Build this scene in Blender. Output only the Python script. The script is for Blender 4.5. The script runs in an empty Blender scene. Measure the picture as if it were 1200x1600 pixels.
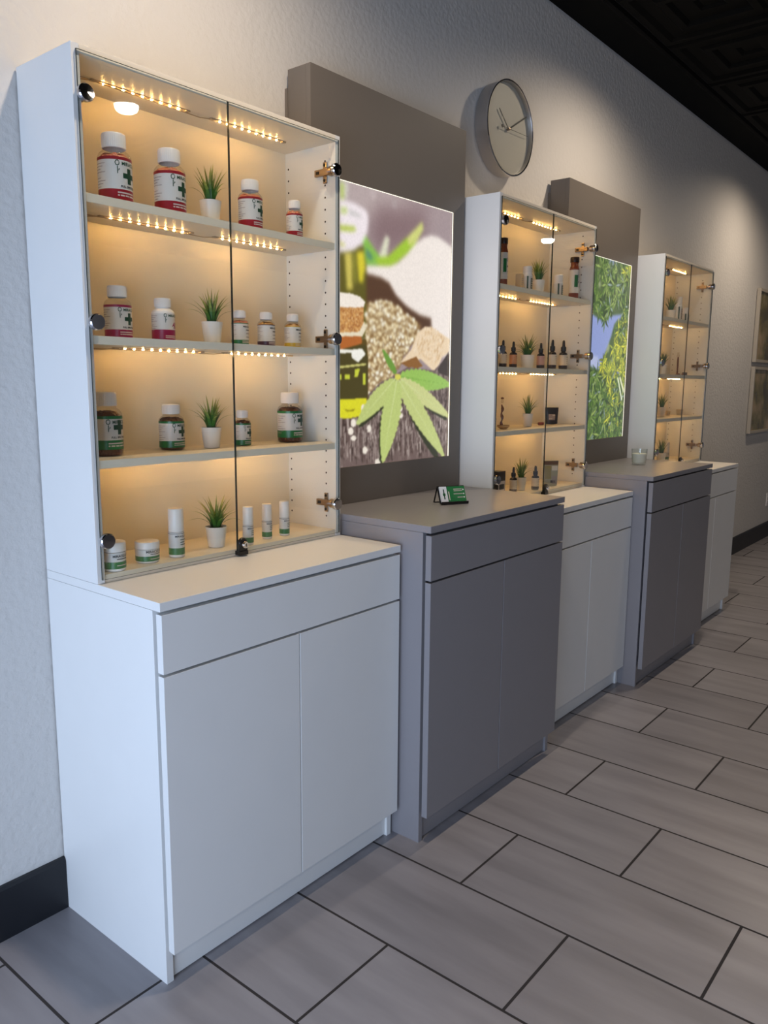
import bpy, bmesh, math, random
import numpy as np
from mathutils import Vector, Matrix
PI = math.pi
S = bpy.context.scene
COL = S.collection
random.seed(7)

# ------------------------------------------------------------------ camera
cam_d = bpy.data.cameras.new('camera'); cam = bpy.data.objects.new('camera', cam_d); COL.objects.link(cam)
yaw, pitch, roll = 0.68658, -0.15993, 0.00772
F = Vector((math.cos(yaw)*math.cos(pitch), math.sin(yaw)*math.cos(pitch), math.sin(pitch)))
R0 = Vector((math.sin(yaw), -math.cos(yaw), 0)); U0 = R0.cross(F)
R1 = math.cos(roll)*R0 + math.sin(roll)*U0; U1 = -math.sin(roll)*R0 + math.cos(roll)*U0
M = Matrix.Identity(4)
for i in range(3):
    M[i][0] = R1[i]; M[i][1] = U1[i]; M[i][2] = -F[i]
M[0][3], M[1][3], M[2][3] = -0.9176, -1.7902, 1.3198
cam.matrix_world = M
cam_d.sensor_fit = 'HORIZONTAL'; cam_d.sensor_width = 36.0; cam_d.lens = 1242.6/1200*36
cam_d.clip_start = 0.02; cam_d.clip_end = 60
S.camera = cam
S.view_settings.view_transform = 'Standard'; S.view_settings.look = 'None'
S.view_settings.gamma = 1.0; S.view_settings.use_curve_mapping = False
S.view_settings.exposure = 0.0

# ------------------------------------------------------------------ world and large lights
WIN_E, WASH_E, DOWN_E, LED_E, WORLD_E = 108.0, 64.0, 84.0, 225.0, 0.03
w = bpy.data.worlds.new('world'); S.world = w; w.use_nodes = True
bg = w.node_tree.nodes['Background']; bg.inputs[0].default_value = (0.55, 0.7, 1.0, 1); bg.inputs[1].default_value = WORLD_E
WX, WY, WZ = -2.38, -1.95, 0.80              # shop window in the left wall, behind the camera
ld = bpy.data.lights.new('window_daylight', 'AREA'); ld.shape = 'RECTANGLE'; ld.size = 2.9; ld.size_y = 1.4
ld.energy = WIN_E; ld.color = (0.59, 0.74, 1.0)
lo = bpy.data.objects.new('window_daylight', ld); COL.objects.link(lo); lo.location = (WX, WY, WZ)
lo.rotation_euler = (PI/2, 0, -PI/2)

# ------------------------------------------------------------------ materials
def lin(c):
    c = c/255.0
    return c/12.92 if c <= 0.04045 else ((c+0.055)/1.055)**2.4
def rgb(r, g, b): return (lin(r), lin(g), lin(b), 1)
MATS = {}
def nd(nt, t, **kw):
    n = nt.nodes.new(t)
    for k, v in kw.items(): setattr(n, k, v)
    return n
def mat(name, col, rough=0.5, metal=0.0, emit=0.0, ecol=None, bump=None, spec=0.5, vary=0.02, trans=0.0, coat=0.0):
    if name in MATS: return MATS[name]
    m = bpy.data.materials.new(name); m.use_nodes = True; nt = m.node_tree
    b = nt.nodes['Principled BSDF']
    b.inputs['Roughness'].default_value = rough; b.inputs['Metallic'].default_value = metal
    b.inputs['Specular IOR Level'].default_value = spec
    b.inputs['Transmission Weight'].default_value = trans
    b.inputs['Coat Weight'].default_value = coat
    tc = nd(nt, 'ShaderNodeTexCoord')
    if emit:
        b.inputs['Emission Color'].default_value = ecol or col; b.inputs['Emission Strength'].default_value = emit
    if vary:
        n = nd(nt, 'ShaderNodeTexNoise'); n.inputs['Scale'].default_value = 9; n.inputs['Detail'].default_value = 3
        nt.links.new(tc.outputs['Object'], n.inputs['Vector'])
        mx = nd(nt, 'ShaderNodeMix', data_type='RGBA')
        lo_, hi = 1-vary, 1+vary
        mx.inputs[6].default_value = (col[0]*lo_, col[1]*lo_, col[2]*lo_, 1)
        mx.inputs[7].default_value = (min(1, col[0]*hi), min(1, col[1]*hi), min(1, col[2]*hi), 1)
        nt.links.new(n.outputs['Fac'], mx.inputs[0]); nt.links.new(mx.outputs[2], b.inputs['Base Color'])
    else: b.inputs['Base Color'].default_value = col
    if bump:
        sc, st, dist, det = bump
        n = nd(nt, 'ShaderNodeTexNoise'); n.inputs['Scale'].default_value = sc; n.inputs['Detail'].default_value = det
        nt.links.new(tc.outputs['Object'], n.inputs['Vector'])
        bp = nd(nt, 'ShaderNodeBump'); bp.inputs['Strength'].default_value = st; bp.inputs['Distance'].default_value = dist
        nt.links.new(n.outputs['Fac'], bp.inputs['Height']); nt.links.new(bp.outputs[0], b.inputs['Normal'])
    MATS[name] = m; return m
def glass_mat(name, tint, ior=1.5, rough=0.0):
    """thin clear pane: Fresnel mix of a mirror reflection and a tinted see-through layer"""
    m = bpy.data.materials.new(name); m.use_nodes = True; nt = m.node_tree; nt.nodes.remove(nt.nodes['Principled BSDF'])
    out = nt.nodes['Material Output']; lw = nd(nt, 'ShaderNodeLayerWeight'); lw.inputs['Blend'].default_value = .5
    f0 = ((ior-1)/(ior+1))**2
    pw = nd(nt, 'ShaderNodeMath', operation='POWER'); nt.links.new(lw.outputs['Facing'], pw.inputs[0]); pw.inputs[1].default_value = 5
    fr = nd(nt, 'ShaderNodeMath', operation='MULTIPLY_ADD'); nt.links.new(pw.outputs[0], fr.inputs[0]); fr.inputs[1].default_value = 1-f0; fr.inputs[2].default_value = f0
    gl = nd(nt, 'ShaderNodeBsdfGlossy'); gl.inputs['Roughness'].default_value = rough
    tr = nd(nt, 'ShaderNodeBsdfTransparent'); tr.inputs['Color'].default_value = tint
    mx = nd(nt, 'ShaderNodeMixShader'); nt.links.new(fr.outputs[0], mx.inputs[0]); nt.links.new(tr.outputs[0], mx.inputs[1])
    nt.links.new(gl.outputs[0], mx.inputs[2]); nt.links.new(mx.outputs[0], out.inputs[0]); MATS[name] = m; return m

WHITE = mat('white_laminate', rgb(226, 226, 224), 0.38, bump=(500, .06, .0005, 2))
GREY = mat('grey_laminate', rgb(136, 133, 136), 0.36, bump=(500, .06, .0005, 2))
GREYP = mat('grey_panel_laminate', rgb(108, 101, 94), 0.45)
INNER = mat('white_melamine_inside', rgb(236, 226, 208), 0.4)
BLACKP = mat('black_plastic', rgb(18, 17, 18), 0.35)
HOLE = mat('dark_peg_hole', rgb(40, 26, 18), 0.8, vary=0)
CHROME = mat('polished_chrome', rgb(200, 200, 205), 0.07, 1.0, vary=0)
NICKEL = mat('nickel_hinge', rgb(170, 150, 130), 0.28, 1.0, vary=0)
STEEL = mat('brushed_steel', rgb(196, 192, 190), 0.36, 1.0)
GLASS = glass_mat('clear_glass', (0.97, 0.985, 0.975, 1))
GEDGE = mat('dark_glass_edge', rgb(38, 46, 44), 0.15, vary=0)
CLEARP = glass_mat('clear_plastic', (0.93, 0.91, 0.88, 1), 1.35, 0.03)
AMBER = glass_mat('amber_plastic', (0.42, 0.17, 0.06, 1), 1.4, 0.05)
POT = mat('white_ceramic', rgb(232, 228, 222), 0.35)
SOIL = mat('dark_potting_soil', rgb(40, 34, 22), 0.95, bump=(200, .8, .003, 3))
CAPW = mat('white_cap_plastic', rgb(236, 230, 226), 0.35)
LABW = mat('white_label_paper', rgb(214, 210, 206), 0.45)
INK = mat('dark_green_ink', rgb(12, 62, 40), 0.5)
INKK = mat('black_ink', rgb(26, 26, 30), 0.5)
INKG = mat('pale_grey_ink', rgb(150, 140, 140), 0.5)
LABR = mat('red_label_ink', rgb(150, 30, 42), 0.3)
LABM = mat('magenta_label_ink', rgb(150, 24, 72), 0.3)
LABG = mat('green_label_ink', rgb(30, 112, 56), 0.3)
LABB = mat('plum_label_ink', rgb(70, 34, 60), 0.3)
LABY = mat('yellow_label_ink', rgb(205, 172, 50), 0.3)
LABS = mat('silver_print_ink', rgb(205, 190, 186), 0.35)
GUMR = mat('red_gummies', rgb(214, 132, 104), 0.35, bump=(160, 1, .004, 1), spec=.6)
GUMG = mat('brown_gummies', rgb(92, 50, 26), 0.3, bump=(160, 1, .004, 1), spec=.6, vary=.4)
LED = mat('warm_led', rgb(255, 200, 130), 0.5, emit=LED_E, ecol=(1.0, 0.56, 0.17, 1), vary=0)
STRIP = mat('clear_led_tape', rgb(190, 165, 130), 0.3)
LAMPW = mat('lit_lamp_lens', rgb(255, 250, 240), 0.5, emit=38.0, ecol=(1.0, .93, .84, 1), vary=0)
LAMPD = mat('lit_dome_lens', rgb(255, 250, 240), 0.5, emit=DOWN_E, ecol=(1.0, .84, .66, 1), vary=0)

def leaf_mat():
    m = bpy.data.materials.new('succulent_leaf'); m.use_nodes = True; nt = m.node_tree; b = nt.nodes['Principled BSDF']
    b.inputs['Roughness'].default_value = .42
    at = nd(nt, 'ShaderNodeAttribute', attribute_name='Col'); nt.links.new(at.outputs['Color'], b.inputs['Base Color'])
    return m
LEAF = leaf_mat()
def print_mat():
    """backlit film: colours are printed on the sheet and glow evenly"""
    m = bpy.data.materials.new('backlit_print_film'); m.use_nodes = True; nt = m.node_tree; b = nt.nodes['Principled BSDF']
    at = nd(nt, 'ShaderNodeAttribute', attribute_name='Col')
    tc = nd(nt, 'ShaderNodeTexCoord'); n = nd(nt, 'ShaderNodeTexNoise'); n.inputs['Scale'].default_value = 130; n.inputs['Detail'].default_value = 3
    nt.links.new(tc.outputs['Object'], n.inputs['Vector'])
    mr = nd(nt, 'ShaderNodeMapRange'); mr.inputs[1].default_value = .3; mr.inputs[2].default_value = .7; mr.inputs[3].default_value = .95; mr.inputs[4].default_value = 1.05
    nt.links.new(n.outputs['Fac'], mr.inputs[0])
    mx = nd(nt, 'ShaderNodeVectorMath', operation='SCALE'); nt.links.new(at.outputs['Color'], mx.inputs[0]); nt.links.new(mr.outputs[0], mx.inputs['Scale'])
    b.inputs['Base Color'].default_value = (.02, .02, .02, 1); b.inputs['Roughness'].default_value = .3
    nt.links.new(mx.outputs[0], b.inputs['Emission Color']); b.inputs['Emission Strength'].default_value = 1.0
    return m
PRINT = print_mat()

def wall_mat():
    m = mat('textured_wall_paint', rgb(205, 202, 198), 0.55, vary=.015)
    nt = m.node_tree; b = nt.nodes['Principled BSDF']; tc = nt.nodes['Texture Coordinate']
    n1 = nd(nt, 'ShaderNodeTexNoise'); n1.inputs['Scale'].default_value = 90; n1.inputs['Detail'].default_value = 4; n1.inputs['Roughness'].default_value = .6
    v = nd(nt, 'ShaderNodeTexVoronoi', feature='SMOOTH_F1'); v.inputs['Scale'].default_value = 60
    ad = nd(nt, 'ShaderNodeMath', operation='ADD')
    nt.links.new(tc.outputs['Object'], n1.inputs['Vector']); nt.links.new(tc.outputs['Object'], v.inputs['Vector'])
    nt.links.new(n1.outputs['Fac'], ad.inputs[0]); nt.links.new(v.outputs['Distance'], ad.inputs[1])
    bp = nd(nt, 'ShaderNodeBump'); bp.inputs['Strength'].default_value = .6; bp.inputs['Distance'].default_value = .0028
    nt.links.new(ad.outputs[0], bp.inputs['Height']); nt.links.new(bp.outputs[0], b.inputs['Normal'])
    return m
WALL = wall_mat()
def floor_mat():
    m = bpy.data.materials.new('grey_porcelain_tile'); m.use_nodes = True; nt = m.node_tree; b = nt.nodes['Principled BSDF']; L = nt.links.new
    tc = nd(nt, 'ShaderNodeTexCoord'); sp = nd(nt, 'ShaderNodeSeparateXYZ'); L(tc.outputs['Object'], sp.inputs[0])
    T, Q = 0.3063, 0.6308
    def add(s, k):
        n = nd(nt, 'ShaderNodeMath', operation='ADD'); L(s, n.inputs[0]); n.inputs[1].default_value = k; return n.outputs[0]
    u = add(sp.outputs[1], 0.7215 - Q/2 + 20*Q); v = add(sp.outputs[0], -0.7204 + 40*T)
    cb = nd(nt, 'ShaderNodeCombineXYZ'); L(u, cb.inputs[0]); L(v, cb.inputs[1])
    br = nd(nt, 'ShaderNodeTexBrick', offset=.5, offset_frequency=2, squash=1.0, squash_frequency=2)
    br.inputs['Color1'].default_value = rgb(148, 145, 149); br.inputs['Color2'].default_value = rgb(136, 133, 137); br.inputs['Mortar'].default_value = rgb(48, 44, 44)
    br.inputs['Scale'].default_value = 1; br.inputs['Mortar Size'].default_value = .0036; br.inputs['Mortar Smooth'].default_value = .15
    br.inputs['Brick Width'].default_value = Q; br.inputs['Row Height'].default_value = T
    L(cb.outputs[0], br.inputs['Vector'])
    mp = nd(nt, 'ShaderNodeMapping'); mp.inputs['Scale'].default_value = (8, 1.2, 1); L(tc.outputs['Object'], mp.inputs[0])
    n = nd(nt, 'ShaderNodeTexNoise'); n.inputs['Scale'].default_value = 1.6; n.inputs['Detail'].default_value = 5; L(mp.outputs[0], n.inputs['Vector'])
    mr = nd(nt, 'ShaderNodeMapRange'); mr.inputs[1].default_value = .3; mr.inputs[2].default_value = .7; mr.inputs[3].default_value = .82; mr.inputs[4].default_value = 1.18; L(n.outputs['Fac'], mr.inputs[0])
    sc = nd(nt, 'ShaderNodeVectorMath', operation='SCALE'); L(br.outputs['Color'], sc.inputs[0]); L(mr.outputs[0], sc.inputs['Scale']); L(sc.outputs[0], b.inputs['Base Color'])
    rr = nd(nt, 'ShaderNodeMapRange'); rr.inputs[3].default_value = .33; rr.inputs[4].default_value = .9; L(br.outputs['Fac'], rr.inputs[0]); L(rr.outputs[0], b.inputs['Roughness'])
    iv = nd(nt, 'ShaderNodeMath', operation='SUBTRACT'); iv.inputs[0].default_value = 1; L(br.outputs['Fac'], iv.inputs[1])
    bp = nd(nt, 'ShaderNodeBump'); bp.inputs['Strength'].default_value = .7; bp.inputs['Distance'].default_value = .003; L(iv.outputs[0], bp.inputs['Height']); L(bp.outputs[0], b.inputs['Normal'])
    return m
FLOOR = floor_mat()
CEIL = mat('black_tin_ceiling_paint', rgb(4, 4, 3), 0.7, spec=.1)
BASEB = mat('black_baseboard_vinyl', rgb(20, 22, 28), 0.45)

# ------------------------------------------------------------------ mesh helpers
class MB:
    def __init__(s): s.v, s.f, s.m, s.mats, s.sm, s.c = [], [], [], [], [], []
    def mi(s, m):
        if m not in s.mats: s.mats.append(m)
        return s.mats.index(m)
    def face(s, pts, m, smooth=False, col=(1, 1, 1, 1)):
        o = len(s.v); s.v += [tuple(p) for p in pts]; s.f.append(tuple(range(o, o+len(pts)))); s.m.append(s.mi(m)); s.sm.append(smooth); s.c.append(col)
    def box(s, x0, x1, y0, y1, z0, z1, m, bev=0.0, mfront=None, edge=None):
        """axis-aligned box; with bev, its edges are chamfered"""
        if bev <= 0:
            o = len(s.v); s.v += [(x, y, z) for z in (z0, z1) for y in (y0, y1) for x in (x0, x1)]
            for q in ((0, 2, 3, 1), (4, 5, 7, 6), (0, 1, 5, 4), (2, 6, 7, 3), (0, 4, 6, 2), (1, 3, 7, 5)):
                s.f.append(tuple(o+i for i in q))
                mm = m
                if edge and q not in ((0, 1, 5, 4), (2, 6, 7, 3)): mm = edge
                s.m.append(s.mi(mm)); s.sm.append(False); s.c.append((1, 1, 1, 1))
            return
        bm = bmesh.new(); bmesh.ops.create_cube(bm, size=1)
        for v in bm.verts: v.co = Vector(((x0+x1)/2+v.co.x*(x1-x0), (y0+y1)/2+v.co.y*(y1-y0), (z0+z1)/2+v.co.z*(z1-z0)))
        bmesh.ops.bevel(bm, geom=bm.edges[:], offset=bev, segments=2, affect='EDGES', profile=.7)
        s.add_bm(bm, m)
    def add_bm(s, bm, m, smooth=False, T=None):
        o = len(s.v); bm.verts.ensure_lookup_table()
        for v in bm.verts: s.v.append(tuple(T @ v.co if T else v.co))
        for f in bm.faces: s.f.append(tuple(o+v.index for v in f.verts)); s.m.append(s.mi(m)); s.sm.append(smooth); s.c.append((1, 1, 1, 1))
        bm.free()
    def lathe(s, prof, m, n=32, ax=None, c=(0, 0, 0), smooth=True, a0=0, a1=2*PI):
        """prof: list of (radius, height); ax: None = around z, 'y' = around y (height runs to -y)"""
        o = len(s.v); full = abs(a1-a0-2*PI) < 1e-6; k = n if full else n+1
        for r, h in prof:
            for i in range(k):
                a = a0+(a1-a0)*i/n; p = (r*math.cos(a), r*math.sin(a), h)
                if ax == 'y': p = (r*math.cos(a), -h, r*math.sin(a))
                if ax == 'x': p = (-h, r*math.cos(a), r*math.sin(a))
                s.v.append((c[0]+p[0], c[1]+p[1], c[2]+p[2]))
        for j in range(len(prof)-1):
            for i in range(n):
                i2 = (i+1) % k
                s.f.append((o+j*k+i, o+j*k+i2, o+(j+1)*k+i2, o+(j+1)*k+i)); s.m.append(s.mi(m)); s.sm.append(smooth); s.c.append((1, 1, 1, 1))
    def prism(s, poly, t0, t1, m, plane='xz'):
        """extrude a 2-D outline; plane xz extrudes along y, xy along z, yz along x"""
        def P(a, b, t): return {'xz': (a, t, b), 'xy': (a, b, t), 'yz': (t, a, b)}[plane]
        n = len(poly); s.face([P(a, b, t0) for a, b in poly], m); s.face([P(a, b, t1) for a, b in poly][::-1], m)
        for i in range(n):
            a, b = poly[i]; c, d = poly[(i+1) % n]; s.face([P(a, b, t0), P(a, b, t1), P(c, d, t1), P(c, d, t0)], m)
    def tube(s, pts, r, m, n=8):
        pts = [Vector(p) for p in pts]; o = len(s.v)
        for i, p in enumerate(pts):
            d = (pts[min(i+1, len(pts)-1)]-pts[max(i-1, 0)]).normalized()
            a = d.cross(Vector((0, 0, 1)) if abs(d.z) < .95 else Vector((1, 0, 0))).normalized(); b = d.cross(a)
            rr = r[i] if isinstance(r, (list, tuple)) else r
            for j in range(n): s.v.append(tuple(p+rr*(math.cos(2*PI*j/n)*a+math.sin(2*PI*j/n)*b)))
        for i in range(len(pts)-1):
            for j in range(n):
                s.f.append((o+i*n+j, o+i*n+(j+1) % n, o+(i+1)*n+(j+1) % n, o+(i+1)*n+j)); s.m.append(s.mi(m)); s.sm.append(True); s.c.append((1, 1, 1, 1))
    def mesh(s, name):
        me = bpy.data.meshes.new(name); me.from_pydata(s.v, [], s.f); me.update()
        for m in s.mats: me.materials.append(m)
        me.polygons.foreach_set('material_index', s.m); me.polygons.foreach_set('use_smooth', s.sm)
        if any(c != (1, 1, 1, 1) for c in s.c):
            ca = me.color_attributes.new('Col', 'FLOAT_COLOR', 'CORNER')
            i = 0
            for p, c in zip(me.polygons, s.c):
                for _ in p.loop_indices: ca.data[i].color = c; i += 1
        bm = bmesh.new(); bm.from_mesh(me)
        bmesh.ops.remove_doubles(bm, verts=bm.verts, dist=1e-6) if len(bm.verts) < 20000 and not any(c != (1, 1, 1, 1) for c in s.c) else None
        bmesh.ops.recalc_face_normals(bm, faces=bm.faces) if s.recalc else None
        bm.to_mesh(me); bm.free(); 
        sf = [p.use_smooth for p in me.polygons]; me.set_sharp_from_angle(angle=math.radians(38)); me.polygons.foreach_set('use_smooth', sf); return me
    recalc = True
    def build(s, name, parent=None, loc=None, rotz=0):
        o = bpy.data.objects.new(name, s.mesh(name)); COL.objects.link(o)
        if parent: o.parent = parent
        if loc: o.location = loc
        if rotz: o.rotation_euler = (0, 0, rotz)
        return o
def tag(o, label=None, cat=None, group=None, kind=None):
    if label: o['label'] = label
    if cat: o['category'] = cat
    if group: o['group'] = group
    if kind: o['kind'] = kind
    return o
def thing(name, label, cat, loc=(0, 0, 0), rotz=0, group=None):
    o = bpy.data.objects.new(name, None); COL.objects.link(o); o.location = loc; o.rotation_euler = (0, 0, rotz); o.empty_display_size = .05
    return tag(o, label, cat, group)
def struct(name, mb): return tag(mb.build(name), kind='structure')
def copy_tree(o, parent=None):
    c = o.copy(); COL.objects.link(c)
    if parent: c.parent = parent
    for ch in list(o.children): copy_tree(ch, c)
    return c
TEXTS = {}
def text_polys(txt, size, bold=0.0):
    """letter shapes as a list of 2-D faces, centred on x = 0, baseline at 0"""
    key = (txt, size, bold)
    if key in TEXTS: return TEXTS[key]
    cu = bpy.data.curves.new('t', 'FONT'); cu.body = txt; cu.size = size; cu.align_x = 'CENTER'; cu.resolution_u = 2; cu.offset = bold
    o = bpy.data.objects.new('t', cu); COL.objects.link(o)
    bpy.context.view_layer.update()
    me = bpy.data.meshes.new_from_object(o.evaluated_get(bpy.context.evaluated_depsgraph_get()))
    out = [[(me.vertices[i].co.x, me.vertices[i].co.y) for i in p.vertices] for p in me.polygons]
    bpy.data.objects.remove(o); bpy.data.curves.remove(cu); bpy.data.meshes.remove(me)
    TEXTS[key] = out; return out

# ------------------------------------------------------------------ the room
X0, X1, YF, HC = -2.4, 9.5, -7.4, 2.92
mb = MB(); mb.box(X0, X1, YF, .1, -.05, 0, FLOOR); struct('floor', mb)
mb = MB(); mb.box(X0-.1, X1, 0, .1, 0, HC+.06, WALL); struct('wall_back', mb)
mb = MB(); mb.box(X1, X1+.1, YF, 0, 0, HC+.06, WALL); struct('wall_right', mb)
mb = MB(); mb.box(X0-.1, X1, YF-.1, YF, 0, HC+.06, WALL); struct('wall_front', mb)
wy0, wy1, wz0, wz1 = WY-1.5, WY+1.5, WZ-.77, WZ+.77
mb = MB(); mb.box(X0-.1, X0, wy1, 0, 0, HC+.06, WALL); mb.box(X0-.1, X0, YF, wy0, 0, HC+.06, WALL)
mb.box(X0-.1, X0, wy0, wy1, 0, wz0, WALL); mb.box(X0-.1, X0, wy0, wy1, wz1, HC+.06, WALL); struct('wall_left', mb)
mb = MB()
for a, b in ((wy0, wy0+.05), (wy1-.05, wy1)): mb.box(X0-.09, X0-.02, a, b, wz0, wz1, BLACKP, .004)
for a, b in ((wz0, wz0+.05), (wz1-.05, wz1)): mb.box(X0-.09, X0-.02, wy0+.05, wy1-.05, a, b, BLACKP, .004)
struct('window_1', mb)

# black pressed-tin ceiling: every panel has stepped square mouldings
def ceiling():
    mb = MB(); P = .61; yb = -.215
    nx = int((X1-X0)/P)+1; ny = int((0-YF)/P)+1
    for i in range(nx):
        for j in range(ny):
            ax, ay = X0+i*P, yb-(j+1)*P
            if ay < YF-.3: continue
            rings = [(0, 0), (.02, -.014), (.05, -.014), (.07, 0), (.12, 0), (.135, -.012), (.165, -.012), (.18, .004), (.25, .004), (.265, .016)]
            for (i0, h0), (i1, h1) in zip(rings, rings[1:]):
                a = [(ax+i0, ay+i0, HC+h0), (ax+P-i0, ay+i0, HC+h0), (ax+P-i0, ay+P-i0, HC+h0), (ax+i0, ay+P-i0, HC+h0)]
                b = [(ax+i1, ay+i1, HC+h1), (ax+P-i1, ay+i1, HC+h1), (ax+P-i1, ay+P-i1, HC+h1), (ax+i1, ay+P-i1, HC+h1)]
                for k in range(4): mb.face([a[k], a[(k+1) % 4], b[(k+1) % 4], b[k]], CEIL)
            k = .265; mb.face([(ax+k, ay+k, HC+.016), (ax+P-k, ay+k, HC+.016), (ax+P-k, ay+P-k, HC+.016), (ax+k, ay+P-k, HC+.016)], CEIL)
    mb.box(X0-.1, X1+.1, YF-.1, .1, HC+.06, HC+.1, CEIL)
    struct('ceiling', mb)
ceiling()
mb = MB(); mb.prism([(0, HC+.05), (0, HC), (-.17, HC), (-.185, HC-.006), (-.2, HC-.006), (-.215, HC+.02), (-.215, HC+.05)], X0, X1, CEIL, 'yz'); struct('trim_1', mb)
mb = MB(); mb.prism([(0, 0), (-.012, 0), (-.012, .128), (-.008, .137), (0, .137)], X0, -.001, BASEB, 'yz'); struct('baseboard_left', mb)
mb = MB(); mb.prism([(0, 0), (-.012, 0), (-.012, .128), (-.008, .137), (0, .137)], 3.962, X1, BASEB, 'yz'); struct('baseboard_right', mb)

# ------------------------------------------------------------------ ceiling downlights
def downlight(x, y, e, label, tilt=0, blend=.9, cone=110, col=(1, .82, .63), wall=False):
    t = thing('recessed_downlight', label, 'ceiling light', (x, y, HC-.004), group='recessed ceiling downlights')
    mb = MB(); mb.lathe([(.085, 0), (.088, -.004), (.078, -.010), (.066, -.008)] + ([(.062, -.004), (.058, .03), (.066, .034)] if wall else []), CAPW, 32); mb.build('trim_ring', t)
    mb = MB(); mb.lathe([(.0001, .0275), (.059, .0275), (.059, .0285), (.0001, .0285)] if wall else [(.068, -.008), (.067, -.022), (.060, -.036), (.044, -.046), (.0001, -.050)], LAMPW if wall else LAMPD, 24); tag(mb.build('lamp_lens', t), 'glowing warm white lens')
    if not wall: return
    l = bpy.data.lights.new('downlight_beam', 'SPOT'); l.energy = e; l.color = col; l.spot_size = math.radians(cone); l.spot_blend = blend; l.shadow_soft_size = .045
    o = bpy.data.objects.new('downlight_beam', l); COL.objects.link(o); o.location = (x, y, HC-.05 if wall else HC-.085); o.rotation_euler = (tilt, 0, 0)
LAB = {.35: 'recessed downlight washing the wall above the first glass display case', 2.68: 'recessed downlight washing the wall right of the round clock', 5.10: 'recessed downlight washing the wall beside the framed pictures'}
for x in (.35, 2.68, 5.10): downlight(x, -.66, WASH_E, LAB[x], wall=True, tilt=0, cone=158, blend=1)
for x, s in ((-.6, 'recessed downlight of the front row, over the shop entrance'), (1.947, 'recessed downlight of the front row, mirrored in the first case glass'), (4.6, 'recessed downlight of the front row, opposite the last cabinet'), (7.3, 'recessed downlight of the front row, mirrored in the middle case glass')):
    downlight(x, -3.12 if x > 7 else -2.98, DOWN_E, s, cone=165, blend=1)

# ------------------------------------------------------------------ cabinets
def base_cabinet(x, W, tA, h, m, label, group):
    """floor cabinet: box, plinth, worktop, wide drawer, two doors; x = left side, tA = depth to the front faces"""
    t = thing('base_cabinet', label, 'cabinet', (x, 0, 0), group=group)
    pA = tA-.0265; T = .018; B = -.004
    for a in (0, W-T):
        mb = MB(); mb.box(a, a+T, -pA, B, .0, h-.02, m, .0008); mb.build('side_panel', t)
    mb = MB(); mb.box(T, W-T, -pA+.025, B-.001, .1, .118, m); mb.box(T, W-T, B-.008, B-.001, .118, h-.02, m); mb.box(T, W-T, -pA+.004, B-.009, h-.04, h-.0205, m); mb.build('carcass', t)
    mb = MB(); mb.box(T+.0005, W-T-.0005, -pA+.008, -pA+.024, .004, .0995, m, .0005); mb.build('plinth', t)
    mb = MB(); mb.box(0, W, -tA, B, h-.0195, h, m, .0012); mb.build('worktop', t)
    zt, zd = h-.0268, h-.1535
    mb = MB(); mb.box(.003, W-.003, -tA, -tA+.019, zd, zt, m, .001); mb.build('drawer', t)
    for a, b in ((.003, W/2-.0018), (W/2+.0018, W-.003)):
        mb = MB(); mb.box(a, b, -tA, -tA+.019, .084, zd-.0058, m, .001); mb.build('door', t)
    return t

def hinge_parts(W, side, z, t, u):
    """plate on the inside of a side panel plus arm; side = 0 left, 1 right"""
    T = .018; s = 1 if side == 0 else -1; x = T if side == 0 else W-T
    mb = MB()
    def bx(a, b, y0, y1, z0, z1, m=NICKEL, bev=.0015):
        xs = sorted((x+s*a, x+s*b)); mb.box(xs[0], xs[1], y0, y1, z0, z1, m, bev)
    bx(0, .006, -.196, -.184, z-.028, z+.028); bx(.004, .013, -.214, -.158, z-.009, z+.009); bx(.0125, .0145, -.176, -.165, z-.004, z+.004, BLACKP, 0)
    for dz in (-.02, .02): mb.lathe([(.0001, .0), (.004, .0), (.004, .0075), (.0001, .0075)], BLACKP, 10, ax='x', c=(x+(0 if s < 0 else .0075), -.19, z+dz))
    mb.build('hinge', t)

def led_tape(parent, xa, xb, z, y=-.118):
    mb = MB(); mb.box(xa, xb, y-.004, y+.004, z-.0018, z-.0001, STRIP)
    n = 9; L = xb-xa
    for i in range(n):
        cx = xa+L*(.08+.84*i/(n-1)); mb.lathe([(.0026, -.0017), (.0025, -.0035), (.0015, -.0045), (.0001, -.0048)], LED, 8, c=(cx, y, z))
    mb.box(xa-.012, xa, y-.005, y+.005, z-.004, z-.0001, STRIP); mb.box(xb, xb+.012, y-.005, y+.005, z-.004, z-.0001, STRIP)
    mb.tube([(xa-.012, y, z-.003), (xa-.04, y+.004, z-.006), (.03, y-.006, z-.004), (.0185, y-.012, z-.004)], .0012, STRIP, 6)
    tag(mb.build('led_strip', parent), 'clear tape with nine glowing warm leds')

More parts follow.
